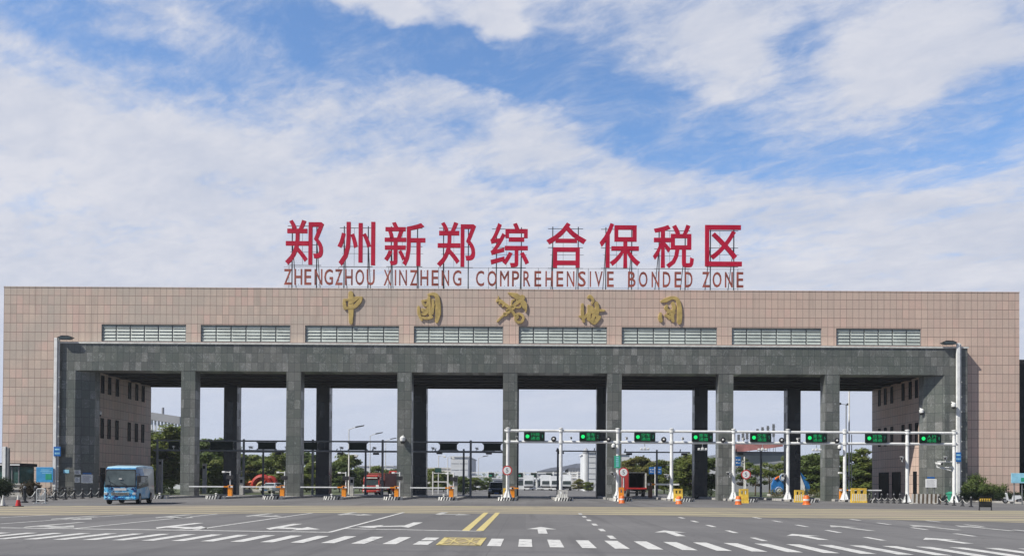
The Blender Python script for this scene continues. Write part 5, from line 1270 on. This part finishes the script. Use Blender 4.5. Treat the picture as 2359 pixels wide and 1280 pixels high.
def crown_mesh(kind, seed, m):
    key = (kind, seed, m.name)
    if key in _crown: return _crown[key]
    rnd = random.Random(seed * 31 + 5); bl = []
    if kind == 'round':                      # unit height 1, crown from .25 to 1
        for _ in range(44):
            a = rnd.uniform(0, 6.28); z = rnd.uniform(.15, .93); w = .30 * math.sin(math.pi * min(1, max(0, (z + .02) / 1.02))) ** .7; r = w * rnd.uniform(.25, 1.0)
            bl.append((r * math.cos(a), r * math.sin(a), z, rnd.uniform(.045, .115), .85))
        n, size = 8500, .047
    elif kind == 'tall':
        for _ in range(48):
            a = rnd.uniform(0, 6.28); z = rnd.uniform(.16, .95); w = .17 * (1 - .55 * abs(z - .5) / .5); r = w * rnd.uniform(.2, 1.0)
            bl.append((r * math.cos(a), r * math.sin(a), z, rnd.uniform(.032, .075), 1.2))
        n, size = 6000, .036
    elif kind == 'sparse':
        for _ in range(24):
            a = rnd.uniform(0, 6.28); z = rnd.uniform(.36, .98); r = .30 * rnd.uniform(.1, 1.0) * (1.2 - .5 * abs(z - .6))
            bl.append((r * math.cos(a), r * math.sin(a), z, rnd.uniform(.03, .075), 1.1))
        n, size = 2200, .036
    elif kind == 'wide':
        for _ in range(30):
            a = rnd.uniform(0, 6.28); z = rnd.uniform(.10, .88); w = .62 * math.cos(min(1.5, max(0, z * 1.35))) ** .6; r = w * rnd.uniform(.1, 1.0) ** .6
            bl.append((r * math.cos(a), r * math.sin(a), z, rnd.uniform(.10, .17), .85))
        n, size = 5200, .055
    vs, fs = leaves(n, bl, size, seed)
    me = bpy.data.meshes.new('crown'); me.from_pydata(vs, [], fs); me.materials.append(m); _crown[key] = me
    return me
def tree(kind, u, Y, h, seed, m, label, wx=1.0, group=None, name='tree', trunk=True, base=0.0, x=None):
    t = thing(name, label, 'tree' if name == 'tree' else 'bush', (PX(u, Y) if x is None else x, Y, base), 0, group)
    o = bpy.data.objects.new('crown', crown_mesh(kind, seed, m)); COL.objects.link(o); o.parent = t; o.scale = (h * wx, h * wx, h); o.rotation_euler = (0, 0, seed * 1.3 + Y)
    if trunk:
        rnd = random.Random(seed); mb = MB(); top = .55 if kind != 'sparse' else .8
        mb.cyl((0, 0, -.05), (.01 * h, 0, h * .3), .022 * h * 1.0, .015 * h, 8, caps=False); mb.cyl((.01 * h, 0, h * .3), (0, 0, h * top), .015 * h, .007 * h, 7, caps=False)
        for k in range(6):
            a = k * 1.1 + seed; z = h * rnd.uniform(.25, .5); mb.cyl((0, 0, z), (math.cos(a) * h * .16 * wx, math.sin(a) * h * .16 * wx, z + h * rnd.uniform(.15, .3)), .008 * h, .003 * h, 5, caps=False)
        mb.build('trunk', M['bark'], t, smooth=True)
    return t
LD, LM, LW = M['leaf_dark'], M['leaf_mid'], M['leaf_warm']
TR = [  # kind, u, Y, v of the top, width factor, seed, material, label
    ('tall', 356, 112, 992, 1.15, 1, LM, 'tall leafy tree beside the left passage wall'), ('tall', 396, 113, 976, 1.3, 2, LM, 'tallest leafy tree, just left of the first granite pillar'), ('tall', 376, 118, 1000, 1.2, 3, LD, 'dark tree between the two tall trees at the left'),
    ('round', 480, 124, 1010, 1.0, 4, LD, 'dark tree just right of the first granite pillar'), ('round', 512, 128, 1004, 1.05, 5, LD, 'dark tree left of the first rear pillar'), ('round', 463, 120, 1040, 1.1, 24, LD, 'low dark tree at the foot of the first pillar'),
    ('round', 575, 140, 1043, 1.25, 6, LM, 'broad tree left of the red flower arch'), ('round', 612, 150, 1046, 1.3, 7, LD, 'dark tree right behind the red flower arch'), ('round', 648, 138, 1040, 1.2, 8, LM, 'tree left of the second granite pillar'), ('round', 592, 160, 1048, 1.3, 21, LD, 'dark background tree above the red flower arch'), ('round', 556, 138, 1064, 1.2, 22, LW, 'low yellow green tree at the left of the flower arch'), ('round', 644, 142, 1062, 1.3, 23, LM, 'low green tree between the flower arch and the second pillar'), ('round', 505, 118, 1058, 1.2, 25, LM, 'low green tree below the dark trees right of the first pillar'), ('tall', 345, 110, 1020, 1.3, 26, LM, 'leafy tree tight against the left passage wall'),
    ('round', 706, 142, 1040, 1.2, 9, LD, 'dark tree between the second pillar and its rear pillar'), ('round', 722, 130, 1062, 1.3, 10, LM, 'lower tree right of the second granite pillar'), ('round', 782, 140, 1062, 1.2, 11, LD, 'dark tree right of the second rear pillar'), ('round', 800, 146, 1044, 1.15, 12, LM, 'tree with a pointed top left of the red truck'),
    ('round', 828, 160, 1075, 1.3, 13, LD, 'low dark tree behind the red truck cab'), ('round', 872, 165, 1072, 1.25, 14, LM, 'low tree behind the red truck box'), ('round', 900, 170, 1078, 1.2, 15, LD, 'low tree left of the third granite pillar'),
    ('round', 998, 150, 1078, 1.3, 16, LM, 'bushy tree by the white far building'), ('round', 1022, 160, 1083, 1.4, 17, LD, 'dark bushy tree in front of the white far building'), ('round', 1062, 135, 1096, 1.6, 18, LD, 'low dark tree left of the black car'), ('round', 1095, 170, 1098, 1.6, 19, LM, 'low green tree straight behind the black car'), ('round', 1122, 180, 1100, 1.5, 20, LD, 'low dark tree left of the fourth granite pillar'),
    ('round', 1332, 190, 1102, 1.5, 4, LW, 'yellow green tree before the long pale building'), ('round', 1356, 180, 1108, 1.5, 5, LM, 'low green tree left of the fifth rear pillar'),
    ('round', 1440, 150, 1058, 1.2, 6, LD, 'dark tree behind the open truck at its left'), ('round', 1474, 140, 1046, 1.2, 7, LW, 'yellow green tree towering behind the open truck'), ('round', 1500, 165, 1066, 1.2, 8, LM, 'green tree right of the open truck'), ('tall', 1530, 150, 1060, 1.3, 9, LM, 'slender tree behind the two blue road signs'),
    ('tall', 1565, 120, 1050, 1.5, 10, LD, 'dark broad tree right of the post between lane signs 3 and 4'), ('tall', 1590, 118, 1044, 1.6, 11, LM, 'tall green tree left of the sixth rear pillar'), ('tall', 1638, 120, 1052, 1.6, 12, LD, 'dark tree right of the sixth rear pillar'),
    ('sparse', 1740, 125, 1056, 1.25, 13, LD, 'thin sparse tree under lane sign 5'), ('sparse', 1772, 122, 1050, 1.2, 14, LM, 'bare looking sparse tree left of the post by sign 5'), ('sparse', 1714, 130, 1075, 1.3, 15, M['leaf_brown'], 'brownish sparse tree behind the third 5 sign'),
    ('round', 1866, 118, 1045, 1.3, 16, LD, 'dark tree over the blue and white sculpture'), ('round', 1893, 124, 1050, 1.2, 17, LM, 'green tree left of the last granite pillar'), ('tall', 1940, 126, 1048, 1.3, 18, LD, 'dark tree just right of the last granite pillar'),
    ('tall', 1972, 117, 1040, 1.35, 19, LD, 'dark tree behind the wide yellow barrier'), ('tall', 1996, 116, 1034, 1.35, 20, LM, 'green tree left of the right passage wall'), ('tall', 2014, 121, 1046, 1.3, 1, LD, 'dark tree touching the right passage wall')]
for kind, u, Y, vt, wx, sd, m, lb in TR:
    h = PZ(u, vt, Y); wx *= 1.45 if kind == 'round' else 1.55; tree(kind, u, Y, h, sd, m, lb, wx, 'trees beyond the gate')
# shrubs in front
def shrub(u, v, Y, w, h, seed, m, label, kind='wide', base=.13, name='bush', blobs=None, n=5200, size=.12):
    t = thing(name, label, 'bush' if name == 'bush' else 'hedge', (PX(u, Y), Y, base))
    vs, fs = leaves(n, blobs, size, seed); me = bpy.data.meshes.new('leaves'); me.from_pydata(vs, [], fs); me.materials.append(m)
    o = bpy.data.objects.new('leaves', me); COL.objects.link(o); o.parent = t
    MB().cyl((0, 0, -.1), (0, 0, h * .5), .06, .03, 6).build('stem', M['bark'], t)
    return t
rb = random.Random(3)
def clipped(w, d, h, k):      # blobs of a clipped round bush
    return [(rb.uniform(-.5, .5) * w * .5, rb.uniform(-.5, .5) * d * .5, h * rb.uniform(.35, .62), h * .42 * rb.uniform(.85, 1.0)) for _ in range(k)] + [(0, 0, h * .5, h * .5)]
shrub(4, 1140, 72.5, 1.8, 1.75, 5, M['leaf_hedge'], 'round clipped dark green bush at the left edge', blobs=clipped(1.9, 1.6, 1.75, 9))
shrub(70, 1140, 74.5, 1.6, 1.35, 6, M['leaf_brown'], 'round clipped bronze bush right of the stone planter', blobs=clipped(1.5, 1.3, 1.35, 9))
big = [(rb.uniform(-1.5, 1.4), rb.uniform(-.4, .3), rb.uniform(.6, 1.6), rb.uniform(.45, .65)) for _ in range(16)] + [(-.1, 0, 2.15, .5), (-.5, 0, 1.95, .55), (.4, 0, 1.9, .5), (1.1, 0, 1.1, .5), (-1.2, 0, 1.3, .5)]
shrub(2252, 1140, 85.0, 3, 2.3, 7, M['leaf_dark'], 'large loose green bush against the right tower', blobs=big, n=6500, size=.16)
shrub(2303, 1140, 85.2, 1.6, 1.5, 8, M['leaf_dark'], 'smaller round bush right of the large bush at the right tower', blobs=[(rb.uniform(-.6, .6), rb.uniform(-.3, .3), rb.uniform(.7, 1.35), .42) for _ in range(8)], n=2600, size=.13)
hx0, hx1 = PX(2218, 83.6), PX(2359, 83.6) + 3
t = shrub(2218, 1140, 83.6, 1, .9, 9, M['leaf_hedge'], 'long low dark hedge before the right tower', name='hedge', blobs=[(k * .32, rb.uniform(-.12, .12), rb.uniform(.36, .62), .36) for k in range(int((hx1 - hx0) / .32))], n=9000, size=.10)
lx0 = PX(432, 108)
for u0, u1, Y, wh in ((352, 414, 106, 'left of the first granite pillar'), (462, 548, 108, 'right of the first granite pillar'), (1040, 1090, 125, 'left of the black car'), (1560, 1650, 112, 'left of the sixth granite pillar'), (1780, 1900, 112, 'before the blue and white sculpture'), (1958, 2018, 110, 'at the right passage wall')):
    L = PX(u1, Y) - PX(u0, Y)
    shrub(u0, 1140, Y, 1, 1.0, int(u0), M['leaf_hedge'] if u0 != 1780 else M['leaf_warm'], 'low planted hedge beyond the gate ' + wh, name='hedge', base=0.0, blobs=[(k * .5, rb.uniform(-.2, .2), rb.uniform(.35, .75), .5) for k in range(max(2, int(L / .5)))], n=int(260 * L), size=.16)
sheet('lawn', [(-60, 103), (-24, 103), (-24, 230), (-90, 230)], .006, mat('lawn_grass', (.075, .095, .04), .9, scale=.6, var=.3))
sheet('lawn', [(20.5, 106), (60, 106), (90, 230), (26, 230)], .006, bpy.data.materials['lawn_grass'])

# ================================================================== things beyond the gate
# red flower arch
Y = 126; t = thing('flower_arch', 'red and gold ring shaped flower arch beyond the second bay', 'sculpture', (PX(598, Y), Y, 0))
def ring(nm, u, v, ru, tube, m, a0=-.2, a1=math.pi + .2):
    p = P(u, v, Y); MB().torus((p.x - t.location.x, 0, p.z), ru * Y / F, tube, axis='Y', n=22, k=8, a0=a0, a1=a1).build(nm, m, t, smooth=True)
ring('small_ring', 579, 1121, 11, .26, M['orange_dull']); ring('small_ring', 579, 1122, 6, .18, M['orange']); ring('large_ring', 604, 1118, 20, .42, M['sculpt_red']); ring('gold_ring', 604, 1122, 11, .3, M['sculpt_gold']); ring('right_ring', 623, 1112, 12, .34, M['sculpt_red'])
MB().rbox(-3.2, 3.2, -.5, .5, 0, .5, .1).build('plinth', M['stone'], t)
# blue and white sculpture
Y = 116; t = thing('blue_sculpture', 'blue and white curved sculpture with round white discs, under lane sign 6', 'sculpture', (PX(1822, Y), Y, 0))
p = PX(1794, Y) - t.location.x; q = PX(1852, Y) - t.location.x
MB().prism([(p - 1.0, 0), (p - .95, 1.6), (p - .6, 2.5), (p + .2, 2.75), (p + .9, 2.2), (p + 1.1, 1.2), (p + 1.0, 0)], -.25, .25).build('blue_wave', M['sculpt_blue'], t)
MB().torus((p + .1, -.3, 1.9), .75, .13, axis='Y', n=18, a0=-.4, a1=2.6).build('orange_arc', M['orange_dull'], t, smooth=True)
for dx, z, r in ((.45, 2.55, .5), (-.1, .85, .48)):
    d = MB().lathe([(r, -.05), (r, .05)], (p + dx, -.38, z), 20, axis='Y').build('white_disc', M['white_sculpt'], t); MB().torus((p + dx, -.44, z), r * .8, .04, axis='Y').build('blue_rim', M['sculpt_blue'], d)
MB().prism([(q - .4, 0), (q - .55, 3.4), (q - .2, 2.9), (q + .5, 2.2), (q + .75, 1.3), (q + .55, 0)], -.2, .2).build('blue_sail', M['sculpt_blue'], t)
MB().prism([(q - .62, 0), (q - .72, 3.6), (q - .45, 2.6), (q + .0, 1.5), (q + .1, .6), (q - .1, 0)], -.32, -.205).build('white_sail', M['white_sculpt'], t)
MB().rbox(p - 1.4, q + 1.2, -.7, .7, 0, .35, .08).build('plinth', M['stone'], t)
t = thing('orange_kiosk', 'small orange and blue shaded stall left of the last granite pillar', 'stall', (PX(1884, 118), 118, 0)); x = t.location.x
MB().box(-1.0, 1.0, -.6, .6, .9, 1.25).build('counter', M['orange_dull'], t); MB().prism([(-1.2, 1.95), (1.2, 1.95), (.3, 2.3), (-.3, 2.3)], -.9, .9).build('canopy', M['blue_sign'], t); mb = MB()
for a in (-.9, .9): mb.cyl((a, 0, 0), (a, 0, 2), .05, n=6)
mb.build('posts', M['steel_grey'], t)
# direction signs far away
def road_sign(u0, u1, v0, v1, Y, label, pu, m=M['blue_sign']):
    t, (x0, x1, z0, z1) = plate_sign('direction_sign', u0, u1, v0, v1, Y, m, label, 'road sign'); mb = MB()
    for k, (a, b2, c, d) in enumerate(((.12, .42, .6, .7), (.55, .88, .6, .7), (.2, .45, .25, .4), (.55, .8, .25, .33))): mb.box(lerp(x0, x1, a), lerp(x0, x1, b2), Y - .012, Y - .006, lerp(z0, z1, c), lerp(z0, z1, d))
    mb.build('white_marks', M['white'], t, world=True); xx = PX(pu, Y)
    mb = MB(); mb.cyl((xx, Y + .2, 0), (xx, Y + .2, z1), .10, n=8); mb.cyl((xx, Y + .15, (z0 + z1) / 2), ((x0 + x1) / 2, Y + .15, (z0 + z1) / 2), .06, n=6); mb.build('post', M['white_dirty'], t, world=True)
road_sign(1495, 1508, 1075, 1091, 128, 'small blue direction sign, left one of the pair behind the open truck', 1510); road_sign(1509, 1524, 1074, 1091.5, 126, 'small blue direction sign, right one of the pair behind the open truck', 1510)
road_sign(1693, 1706.5, 1051, 1072, 112, 'blue direction sign right of the sixth granite pillar', 1716)
# street lamps
def street_lamp(u, v, Y, label, s=1):
    x = PX(u, Y); z = PZ(u, v, Y); t = thing('street_lamp', label, 'street lamp', (x, Y, 0), 0, 'street lamps along the inner road')
    MB().cyl((x, Y, 0), (x, Y, z - .2), .10, .06, n=8).build('pole', M['white_dirty'], t, world=True, smooth=True)
    MB().tube([(x, Y, z - .25), (x + s * .6, Y, z), (x + s * 1.1, Y, z + .12)], .05, 6).build('arm', M['white_dirty'], t, world=True)
    MB().prism([(x + s * .9, z + .02), (x + s * 2.1, z + .28), (x + s * 2.2, z + .42), (x + s * 1.0, z + .22)], Y - .2, Y + .2).build('lamp_head', M['steel_dark'], t, world=True)
for a in ((803, 985, 125, 'street lamp with the highest head, over the red truck'), (852, 1000, 150, 'street lamp in the middle of the row over the red truck'), (888, 1012, 175, 'street lamp farthest down the row left of the third pillar')): street_lamp(*a)
street_lamp(1102, 1052, 190, 'pale street lamp above the black car', 1)
street_lamp(621, 1068, 145, 'pale street lamp right of the red flower arch', 1)
t = thing('flag_pole', 'tall thin white pole rising behind the gate beside the last pillar', 'pole', (PX(1956, 104), 104, 0)); x = t.location.x
MB().cyl((x, 104, 0), (x, 104, PZ(1956, 880, 104)), .10, .08, n=8).build('pole', M['white'], t, world=True); MB().cyl((x + .3, 104, 0), (x + .3, 104, PZ(1956, 1000, 104)), .05, n=6).build('conduit', M['white_dirty'], t, world=True)
t = thing('camera_pole', 'thin dark pole with small cameras, left of the tall white pole', 'pole', (PX(1949, 106), 106, 0)); x = t.location.x; z = PZ(1949, 932, 106)
MB().cyl((x, 106, 0), (x, 106, z), .06, n=6).build('pole', M['steel_grey'], t, world=True); MB().tube([(x + .3, 106, z), (x - .8, 106, z + .1)], .03, 5).rbox(x - 1.0, x - .65, 105.8, 106.2, z, z + .25, .03).rbox(x + .1, x + .4, 105.8, 106.2, z - .05, z + .2, .03).build('camera', M['black'], t, world=True)
for u, v, Y, wh in ((721, 1062, 118, 'between the second pillar and its rear pillar'), (804, 1045, 112, 'left of the red truck'), (1010, 1048, 128, 'left of the white far building'), (1031, 1052, 132, 'at the left edge of the white far building')):
    x = PX(u, Y); z = PZ(u, v, Y); t = thing('camera_pole', 'slim white pole with a short arm ' + wh, 'pole', (x, Y, 0), 0, 'slim white poles beyond the gate')
    MB().cyl((x, Y, 0), (x, Y, z), .07, n=8).build('pole', M['white'], t, world=True); MB().tube([(x, Y, z - .1), (x + .9, Y, z - .05)], .04, 5).rbox(x + .7, x + 1.1, Y - .15, Y + .15, z - .35, z - .1, .03).build('camera', M['white'], t, world=True)
# white frame structure beyond the third rear pillar
Y = 118; t = thing('weigh_frame', 'white steel portal frame with a small dark sign left of the black car', 'frame', (PX(1010, Y), Y, 0)); x0, x1 = PX(997, Y), PX(1032, Y); mb = MB()
z1 = PZ(1015, 1112, Y) + .3
for x in (x0, x1): mb.box(x - .08, x + .08, Y - .08, Y + .08, 0, PZ(1010, 1085, Y))
for v in (1090, 1110, 1124): z = PZ(1010, v, Y); mb.box(x0, x1, Y - .05, Y + .05, z, z + .14)
mb.build('frame', M['white'], t, world=True); MB().box(x0 + .3, x1 - .9, Y - .1, Y - .05, PZ(1010, 1087, Y), PZ(1010, 1077, Y)).build('sign_panel', M['green_glass'], t, world=True)
# far inner checkpoint: gantry, signs, booths
Y = 230; zt3, zb3 = PZ(1260, 1090, Y), PZ(1260, 1099, Y)
t = thing('far_gantry', 'distant white lane gantry of the inner checkpoint', 'gantry', (PX(1250, Y), Y, 0)); mb = MB(); ux = (1085, 1125, 1165, 1208, 1236, 1275, 1312, 1330)
mb.box(PX(1085, Y), PX(1332, Y), Y - .1, Y + .1, zt3, zt3 + .3); mb.box(PX(1085, Y), PX(1332, Y), Y - .1, Y + .1, zb3, zb3 + .3); mb.build('rails', M['white'], t, world=True)
for u in ux: MB().cyl((PX(u, Y), Y, 0), (PX(u, Y), Y, zt3 + .5), .2, n=6).build('post', M['white'], t, world=True)
for u, wh in ((1132, 'left of the fourth pillar'), (1198, 'just right of the fourth pillar'), (1229.5, 'second right of the fourth pillar'), (1264.5, 'greenish, third right of the fourth pillar'), (1299, 'just right of the second gantry post')):
    s = thing('far_lane_sign', 'tiny dark lane sign far away ' + wh, 'lane sign', (PX(u, Y), Y - .3, zb3), 0, 'far lane signs of the inner checkpoint'); w = 6.5 * Y / F
    MB().rbox(-w, w, -.1, .1, 0, zt3 - zb3 + .15, .03).build('housing', M['led_black'], s); MB().box(-w * .8, w * .2, -.115, -.105, .3, .6).build('lit_mark', M['led_dim'], s)
for k, (u, w, h) in enumerate(((1205, 3.2, 2.9), (1227, 3.0, 2.7), (1246, 3.4, 3.0), (1268, 3.2, 2.8), (1290, 3.0, 2.8), (1148, 3.0, 2.8), (1092, 3.0, 2.8), (1072, 2.8, 2.6))):
    Y = 236 + 4 * (k % 3); wh = ['just right of the fourth pillar', 'second right of the fourth pillar', 'with dark doorway, third right of the fourth pillar', 'left of the second gantry post', 'right of the second gantry post', 'behind the fourth pillar edge', 'over the black car', 'left of the black car'][k]
    t = thing('toll_booth', 'distant white toll booth ' + wh, 'toll booth', (PX(u, Y), Y, 0), 0, 'toll booths of the inner checkpoint')
    MB().rbox(-w / 2, w / 2, 0, 3, 0, h, .05).build('walls', M['whitewall'], t); MB().rbox(-w / 2 - .3, w / 2 + .3, -.4, 3.3, h + .002, h + .3, .05).build('roof', M['whitewall'], t); mb = MB(); mb.box(-w / 2 + .3, w / 2 - .3, -.02, .0, 1.1, h - .5); mb.build('window', M['glass'], t)
    if k == 2: MB().box(w * .1, w * .45, -.03, -.021, 0, 2.3).build('door', M['black'], t)
for k, (u, Y, h, wh) in enumerate(((1218, 205, 3.6, 'behind the first lane sign bay'), (1258, 215, 3.8, 'in the middle of the first lane sign bay'), (1281, 200, 3.4, 'left of the second gantry post'), (1306, 210, 3.9, 'right of the second gantry post'))):
    t = thing('white_truck', 'far white box truck queueing ' + wh, 'truck', (PX(u, Y), Y, 0), 0, 'far white trucks at the inner checkpoint')
    MB().rbox(-1.25, 1.25, 2.2, 9, 1.0, h, .05).build('cargo_box', M['whitewall'], t); body_prism([(0, .5), (0, 1.5), (.2, 2.6), (2.0, 2.6), (2.0, .5)], 1.15, .06, 1.5, .06, M['car_white'], t, 'cab'); MB().prism([(-1.0, 1.5), (1.0, 1.5), (.95, 2.3), (-.95, 2.3)], -.06, -.02).build('windshield', M['glass'], t)
    MB().box(-1.1, 1.1, -.05, 9, .45, .98).build('chassis', M['black'], t)
    for s in (-1, 1): wheel(t, s * 1.0, 1.0, .5, .3); wheel(t, s * 1.0, 7.0, .5, .35)
# far buildings
def windows_grid(t, x0, x1, z0, z1, nx, nz, Y, m, fx=.6, fz=.55):
    for i in range(nx):
        for j in range(nz):
            a = lerp(x0, x1, (i + .5 - fx / 2) / nx); b2 = lerp(x0, x1, (i + .5 + fx / 2) / nx); c = lerp(z0, z1, (j + .5 - fz / 2) / nz); d = lerp(z0, z1, (j + .5 + fz / 2) / nz)
            MB().box(a, b2, Y - .08, Y - .004, c, d).build('window', m, t, world=True)
Y = 420; t = thing('long_building', 'long pale building with arched grey roof seen far beyond the lane signs', 'building', (PX(1285, Y), Y, 0))
def far(u, v): return (PX(u, Y), PZ(u, v, Y))
xa, xb, xm = PX(1233, Y), PX(1400, Y), PX(1309, Y)
MB().box(xa, xm, Y, Y + 40, 0, PZ(1260, 1086, Y)).build('wall', M['cream'], t, world=True); MB().box(xm + .02, xb, Y - .5, Y + 40, 0, PZ(1330, 1078, Y)).build('wall', M['cream'], t, world=True)
prof = [far(1233, 1085.8), far(1268, 1077), far(1300, 1073), far(1328, 1067), far(1360, 1066), far(1402, 1069), far(1402, 1078), far(1309, 1078), far(1300, 1084), far(1233, 1086)]
MB().prism([(x, z + .02) for x, z in prof], Y - 1, Y + 40).build('roof', M['roof_blue'], t, world=True)
windows_grid(t, PX(1312, Y), PX(1344, Y), PZ(1330, 1106, Y), PZ(1330, 1081, Y), 5, 4, Y - .5, M['roof_blue'], .7, .45); windows_grid(t, PX(1240, Y), PX(1305, Y), PZ(1280, 1104, Y), PZ(1280, 1090, Y), 7, 2, Y, M['roof_blue'], .5, .3)
def block(u0, u1, vt, Y, d, m, label, name='far_building', roof=None, win=None, xoff=0):
    x0, x1 = PX(u0, Y), PX(u1, Y); z = PZ((u0 + u1) / 2, vt, Y); t = thing(name, label, 'building', ((x0 + x1) / 2, Y, 0))
    MB().box(x0, x1, Y, Y + d, 0, z).build('wall', m, t, world=True); MB().box(x0 - .3, x1 + .3, Y - .3, Y + d + .3, z + .003, z + max(.3, z * .03)).build('roof', roof or m, t, world=True)
    if win: windows_grid(t, x0, x1, z * win[2], z * win[3], win[0], win[1], Y, win[4], *(win[5:] or (.6, .5)))
    return t
block(1355, 1400, 1041, 200, 30, M['whitewall'], 'tall blank white building behind the fifth rear pillar', win=(1, 6, .1, .95, M['greywall'], .98, .04))
t = thing('silo', 'tall pale cylindrical tower left of the blank white building', 'silo', (PX(1349.5, 195), 195, 0)); r = 7 * 195 / F; z = PZ(1349, 1044, 195)
MB().cyl((0, 0, 0), (0, 0, z), r, n=20).build('shell', M['whitewall'], t, smooth=True); MB().lathe([(r * 1.1, 0), (r * 1.1, .5), (.2, 1.2)], (0, 0, z + .01), 20).build('cap', M['greywall'], t); MB().cyl((r * .5, -r, 0), (r * .5, -r, z), .15, n=6).build('pipe', M['greywall'], t)
block(1038, 1078, 1052, 260, 40, M['whitewall'], 'white cube shaped building far behind the grey gantry', win=(2, 3, .3, .9, M['greywall'], .9, .04)); block(985, 1042, 1078, 300, 30, M['cream'], 'low cream building beside the white cube shaped building', win=(5, 2, .3, .9, M['roof_blue']))
block(1078, 1096, 1098, 330, 30, M['whitewall'], 'small low white building right of the white cube shaped building', win=(2, 1, .3, .8, M['roof_blue']))
block(1428, 1450, 1046, 240, 30, M['whitewall'], 'white building with flat roof right of the fifth granite pillar', win=(2, 4, .2, .9, M['greywall'], .8, .06)); block(1450, 1680, 1062, 330, 40, M['cream'], 'long low cream warehouse behind the trees between lane signs 3 and 4', win=(14, 1, .75, .95, M['roof_blue'], .7, .5))
block(820, 905, 1073, 320, 40, M['whitewall'], 'pale warehouse glimpsed behind the trees left of the third pillar', win=(6, 1, .5, .8, M['roof_blue']))
# grey roofed building behind the left trees
Y = 185; t = thing('far_building', 'grey flat roofed building rising behind the tall trees at left', 'building', (PX(360, Y), Y, 0)); x0, x1 = PX(325, Y), PX(419, Y); z0, z1 = PZ(345, 946, Y), PZ(412, 960, Y)
MB().box(x0, x1, Y, Y + 6, 0, z1 - 3.0).build('wall', M['whitewall'], t, world=True); mb = MB(); mb.prism([(x0, z0 - 1.6), (x1, z1 - 1.6), (x1, z1), (x0, z0)], Y - 1.5, Y + 6.5); mb.build('roof', M['greywall'], t, world=True)
mb = MB()
for k in range(12): xx = lerp(x0, x1, (k + .5) / 12); mb.box(xx - .15, xx + .15, Y - 1, Y - .6, z1 - 3.0, lerp(z0, z1, (k + .5) / 12) - 1.5)
mb.build('posts', M['whitewall'], t, world=True); windows_grid(t, x0, x1, z1 - 6, z1 - 3.4, 10, 1, Y, M['greywall'])
MB().cyl((PX(360, Y), Y + 3, z0 - 1), (PX(360, Y), Y + 3, z0 + 1.0), .3, n=8).build('roof_vent', M['greywall'], t, world=True)
# grey shed with a red sign band and roof letters seen at an angle
Y = 190; t = thing('far_building', 'grey shed with a dull red sign band and roof lettering behind lane sign 5', 'building', (PX(1750, Y), Y, 0)); x0, x1 = PX(1690, Y), PX(1835, Y)
MB().box(x0, x1, Y, Y + 40, 0, PZ(1760, 1048, Y)).build('wall', M['greywall'], t, world=True)
za, zb2 = PZ(1693, 1042, Y), PZ(1693, 1022, Y); zc, zd = PZ(1790, 1028, Y), PZ(1790, 1018, Y); xb = PX(1800, Y)
MB().prism([(PX(1692, Y), za), (xb, zc), (xb, zd), (PX(1692, Y), zb2)], Y - 1.2, Y - .1).build('sign_band', mat('faded_red_sign_band', (.40, .17, .16), .7, var=.3, scale=.6), t, world=True)
MB().box(x0, x1, Y - .05, Y + 40, PZ(1760, 1048, Y) + .01, PZ(1760, 1040, Y)).build('roof', M['roof_blue'], t, world=True)
windows_grid(t, PX(1770, Y), PX(1832, Y), PZ(1800, 1086, Y), PZ(1800, 1062, Y), 3, 2, Y, M['roof_blue'], .8, .5)
for k in range(4):
    u = 1702 + k * 11 + (k > 2) * 43; v0 = 1000 - k * 3.2; p0, p1 = P(u, 1018 - k, Y + 2), P(u, v0, Y + 2)
for k, (u, v0, v1) in enumerate(((1701.5, 1000, 1019), (1711.5, 997, 1018), (1721, 994, 1017), (1745, 987, 1014), (1756.5, 983, 1013), (1769, 980, 1012), (1782, 976, 1012))):
    zz0, zz1 = PZ(u, v1, Y + 2), PZ(u, v0, Y + 2); xx = PX(u, Y + 2); w = .26
    mb = MB(); mb.box(xx - w, xx + w, Y + 2, Y + 2.15, zz0 + .6, zz1)
    for q in (.3, .55, .8): mb.box(xx - w * 1.35, xx + w * 1.35, Y + 1.98, Y + 1.999, lerp(zz0, zz1, q), lerp(zz0, zz1, q) + .18)
    mb.box(xx - .05, xx + .05, Y + 2.2, Y + 2.28, PZ(1760, 1040, Y) - .2, zz1); mb.cyl((xx, Y + 2.2, zz1 - .4), (xx + 1.6, Y + 6, PZ(1760, 1040, Y)), .05, n=5)
    mb.build('roof_lettering', M['steel_grey'], t, world=True)
block(1836, 1905, 1066, 210, 30, M['greywall'], 'plain grey building behind the dark trees left of the last pillar', win=(5, 1, .6, .85, M['roof_blue']))
# horizon line of distant trees
def treeline(x0, x1, Y, h, seed, n):
    rnd = random.Random(seed); bl = []
    x = x0
    while x < x1: bl.append((x, rnd.uniform(-8, 8), h * rnd.uniform(.3, .62), h * rnd.uniform(.35, .55), .8)); x += h * .5
    vs, fs = leaves(n, bl, h * .11, seed); me = bpy.data.meshes.new('distant_treeline'); me.from_pydata(vs, [], fs); me.materials.append(LD)
    o = bpy.data.objects.new('distant_treeline', me); COL.objects.link(o); o.location = (0, Y, 0); tag(o, 'far belt of trees reading as one mass along the horizon', 'treeline', kind='stuff')
treeline(-420, 420, 520, 9, 77, 26000)

# ================================================================== air
hz = bpy.data.materials.new('pale_haze'); hz.use_nodes = True; hb = NB(hz.node_tree); hb.n.remove(hb.n['Principled BSDF'])
pv = hb.new('ShaderNodeVolumePrincipled', {'Color': (.80, .86, .93, 1), 'Density': HAZE, 'Anisotropy': .2}); hb.l.new(pv.outputs[0], hb.n['Material Output'].inputs['Volume'])
tag(MB().box(-1520, 1520, -170, 1620, -1.0, 34.0).build('haze', hz), kind='stuff')
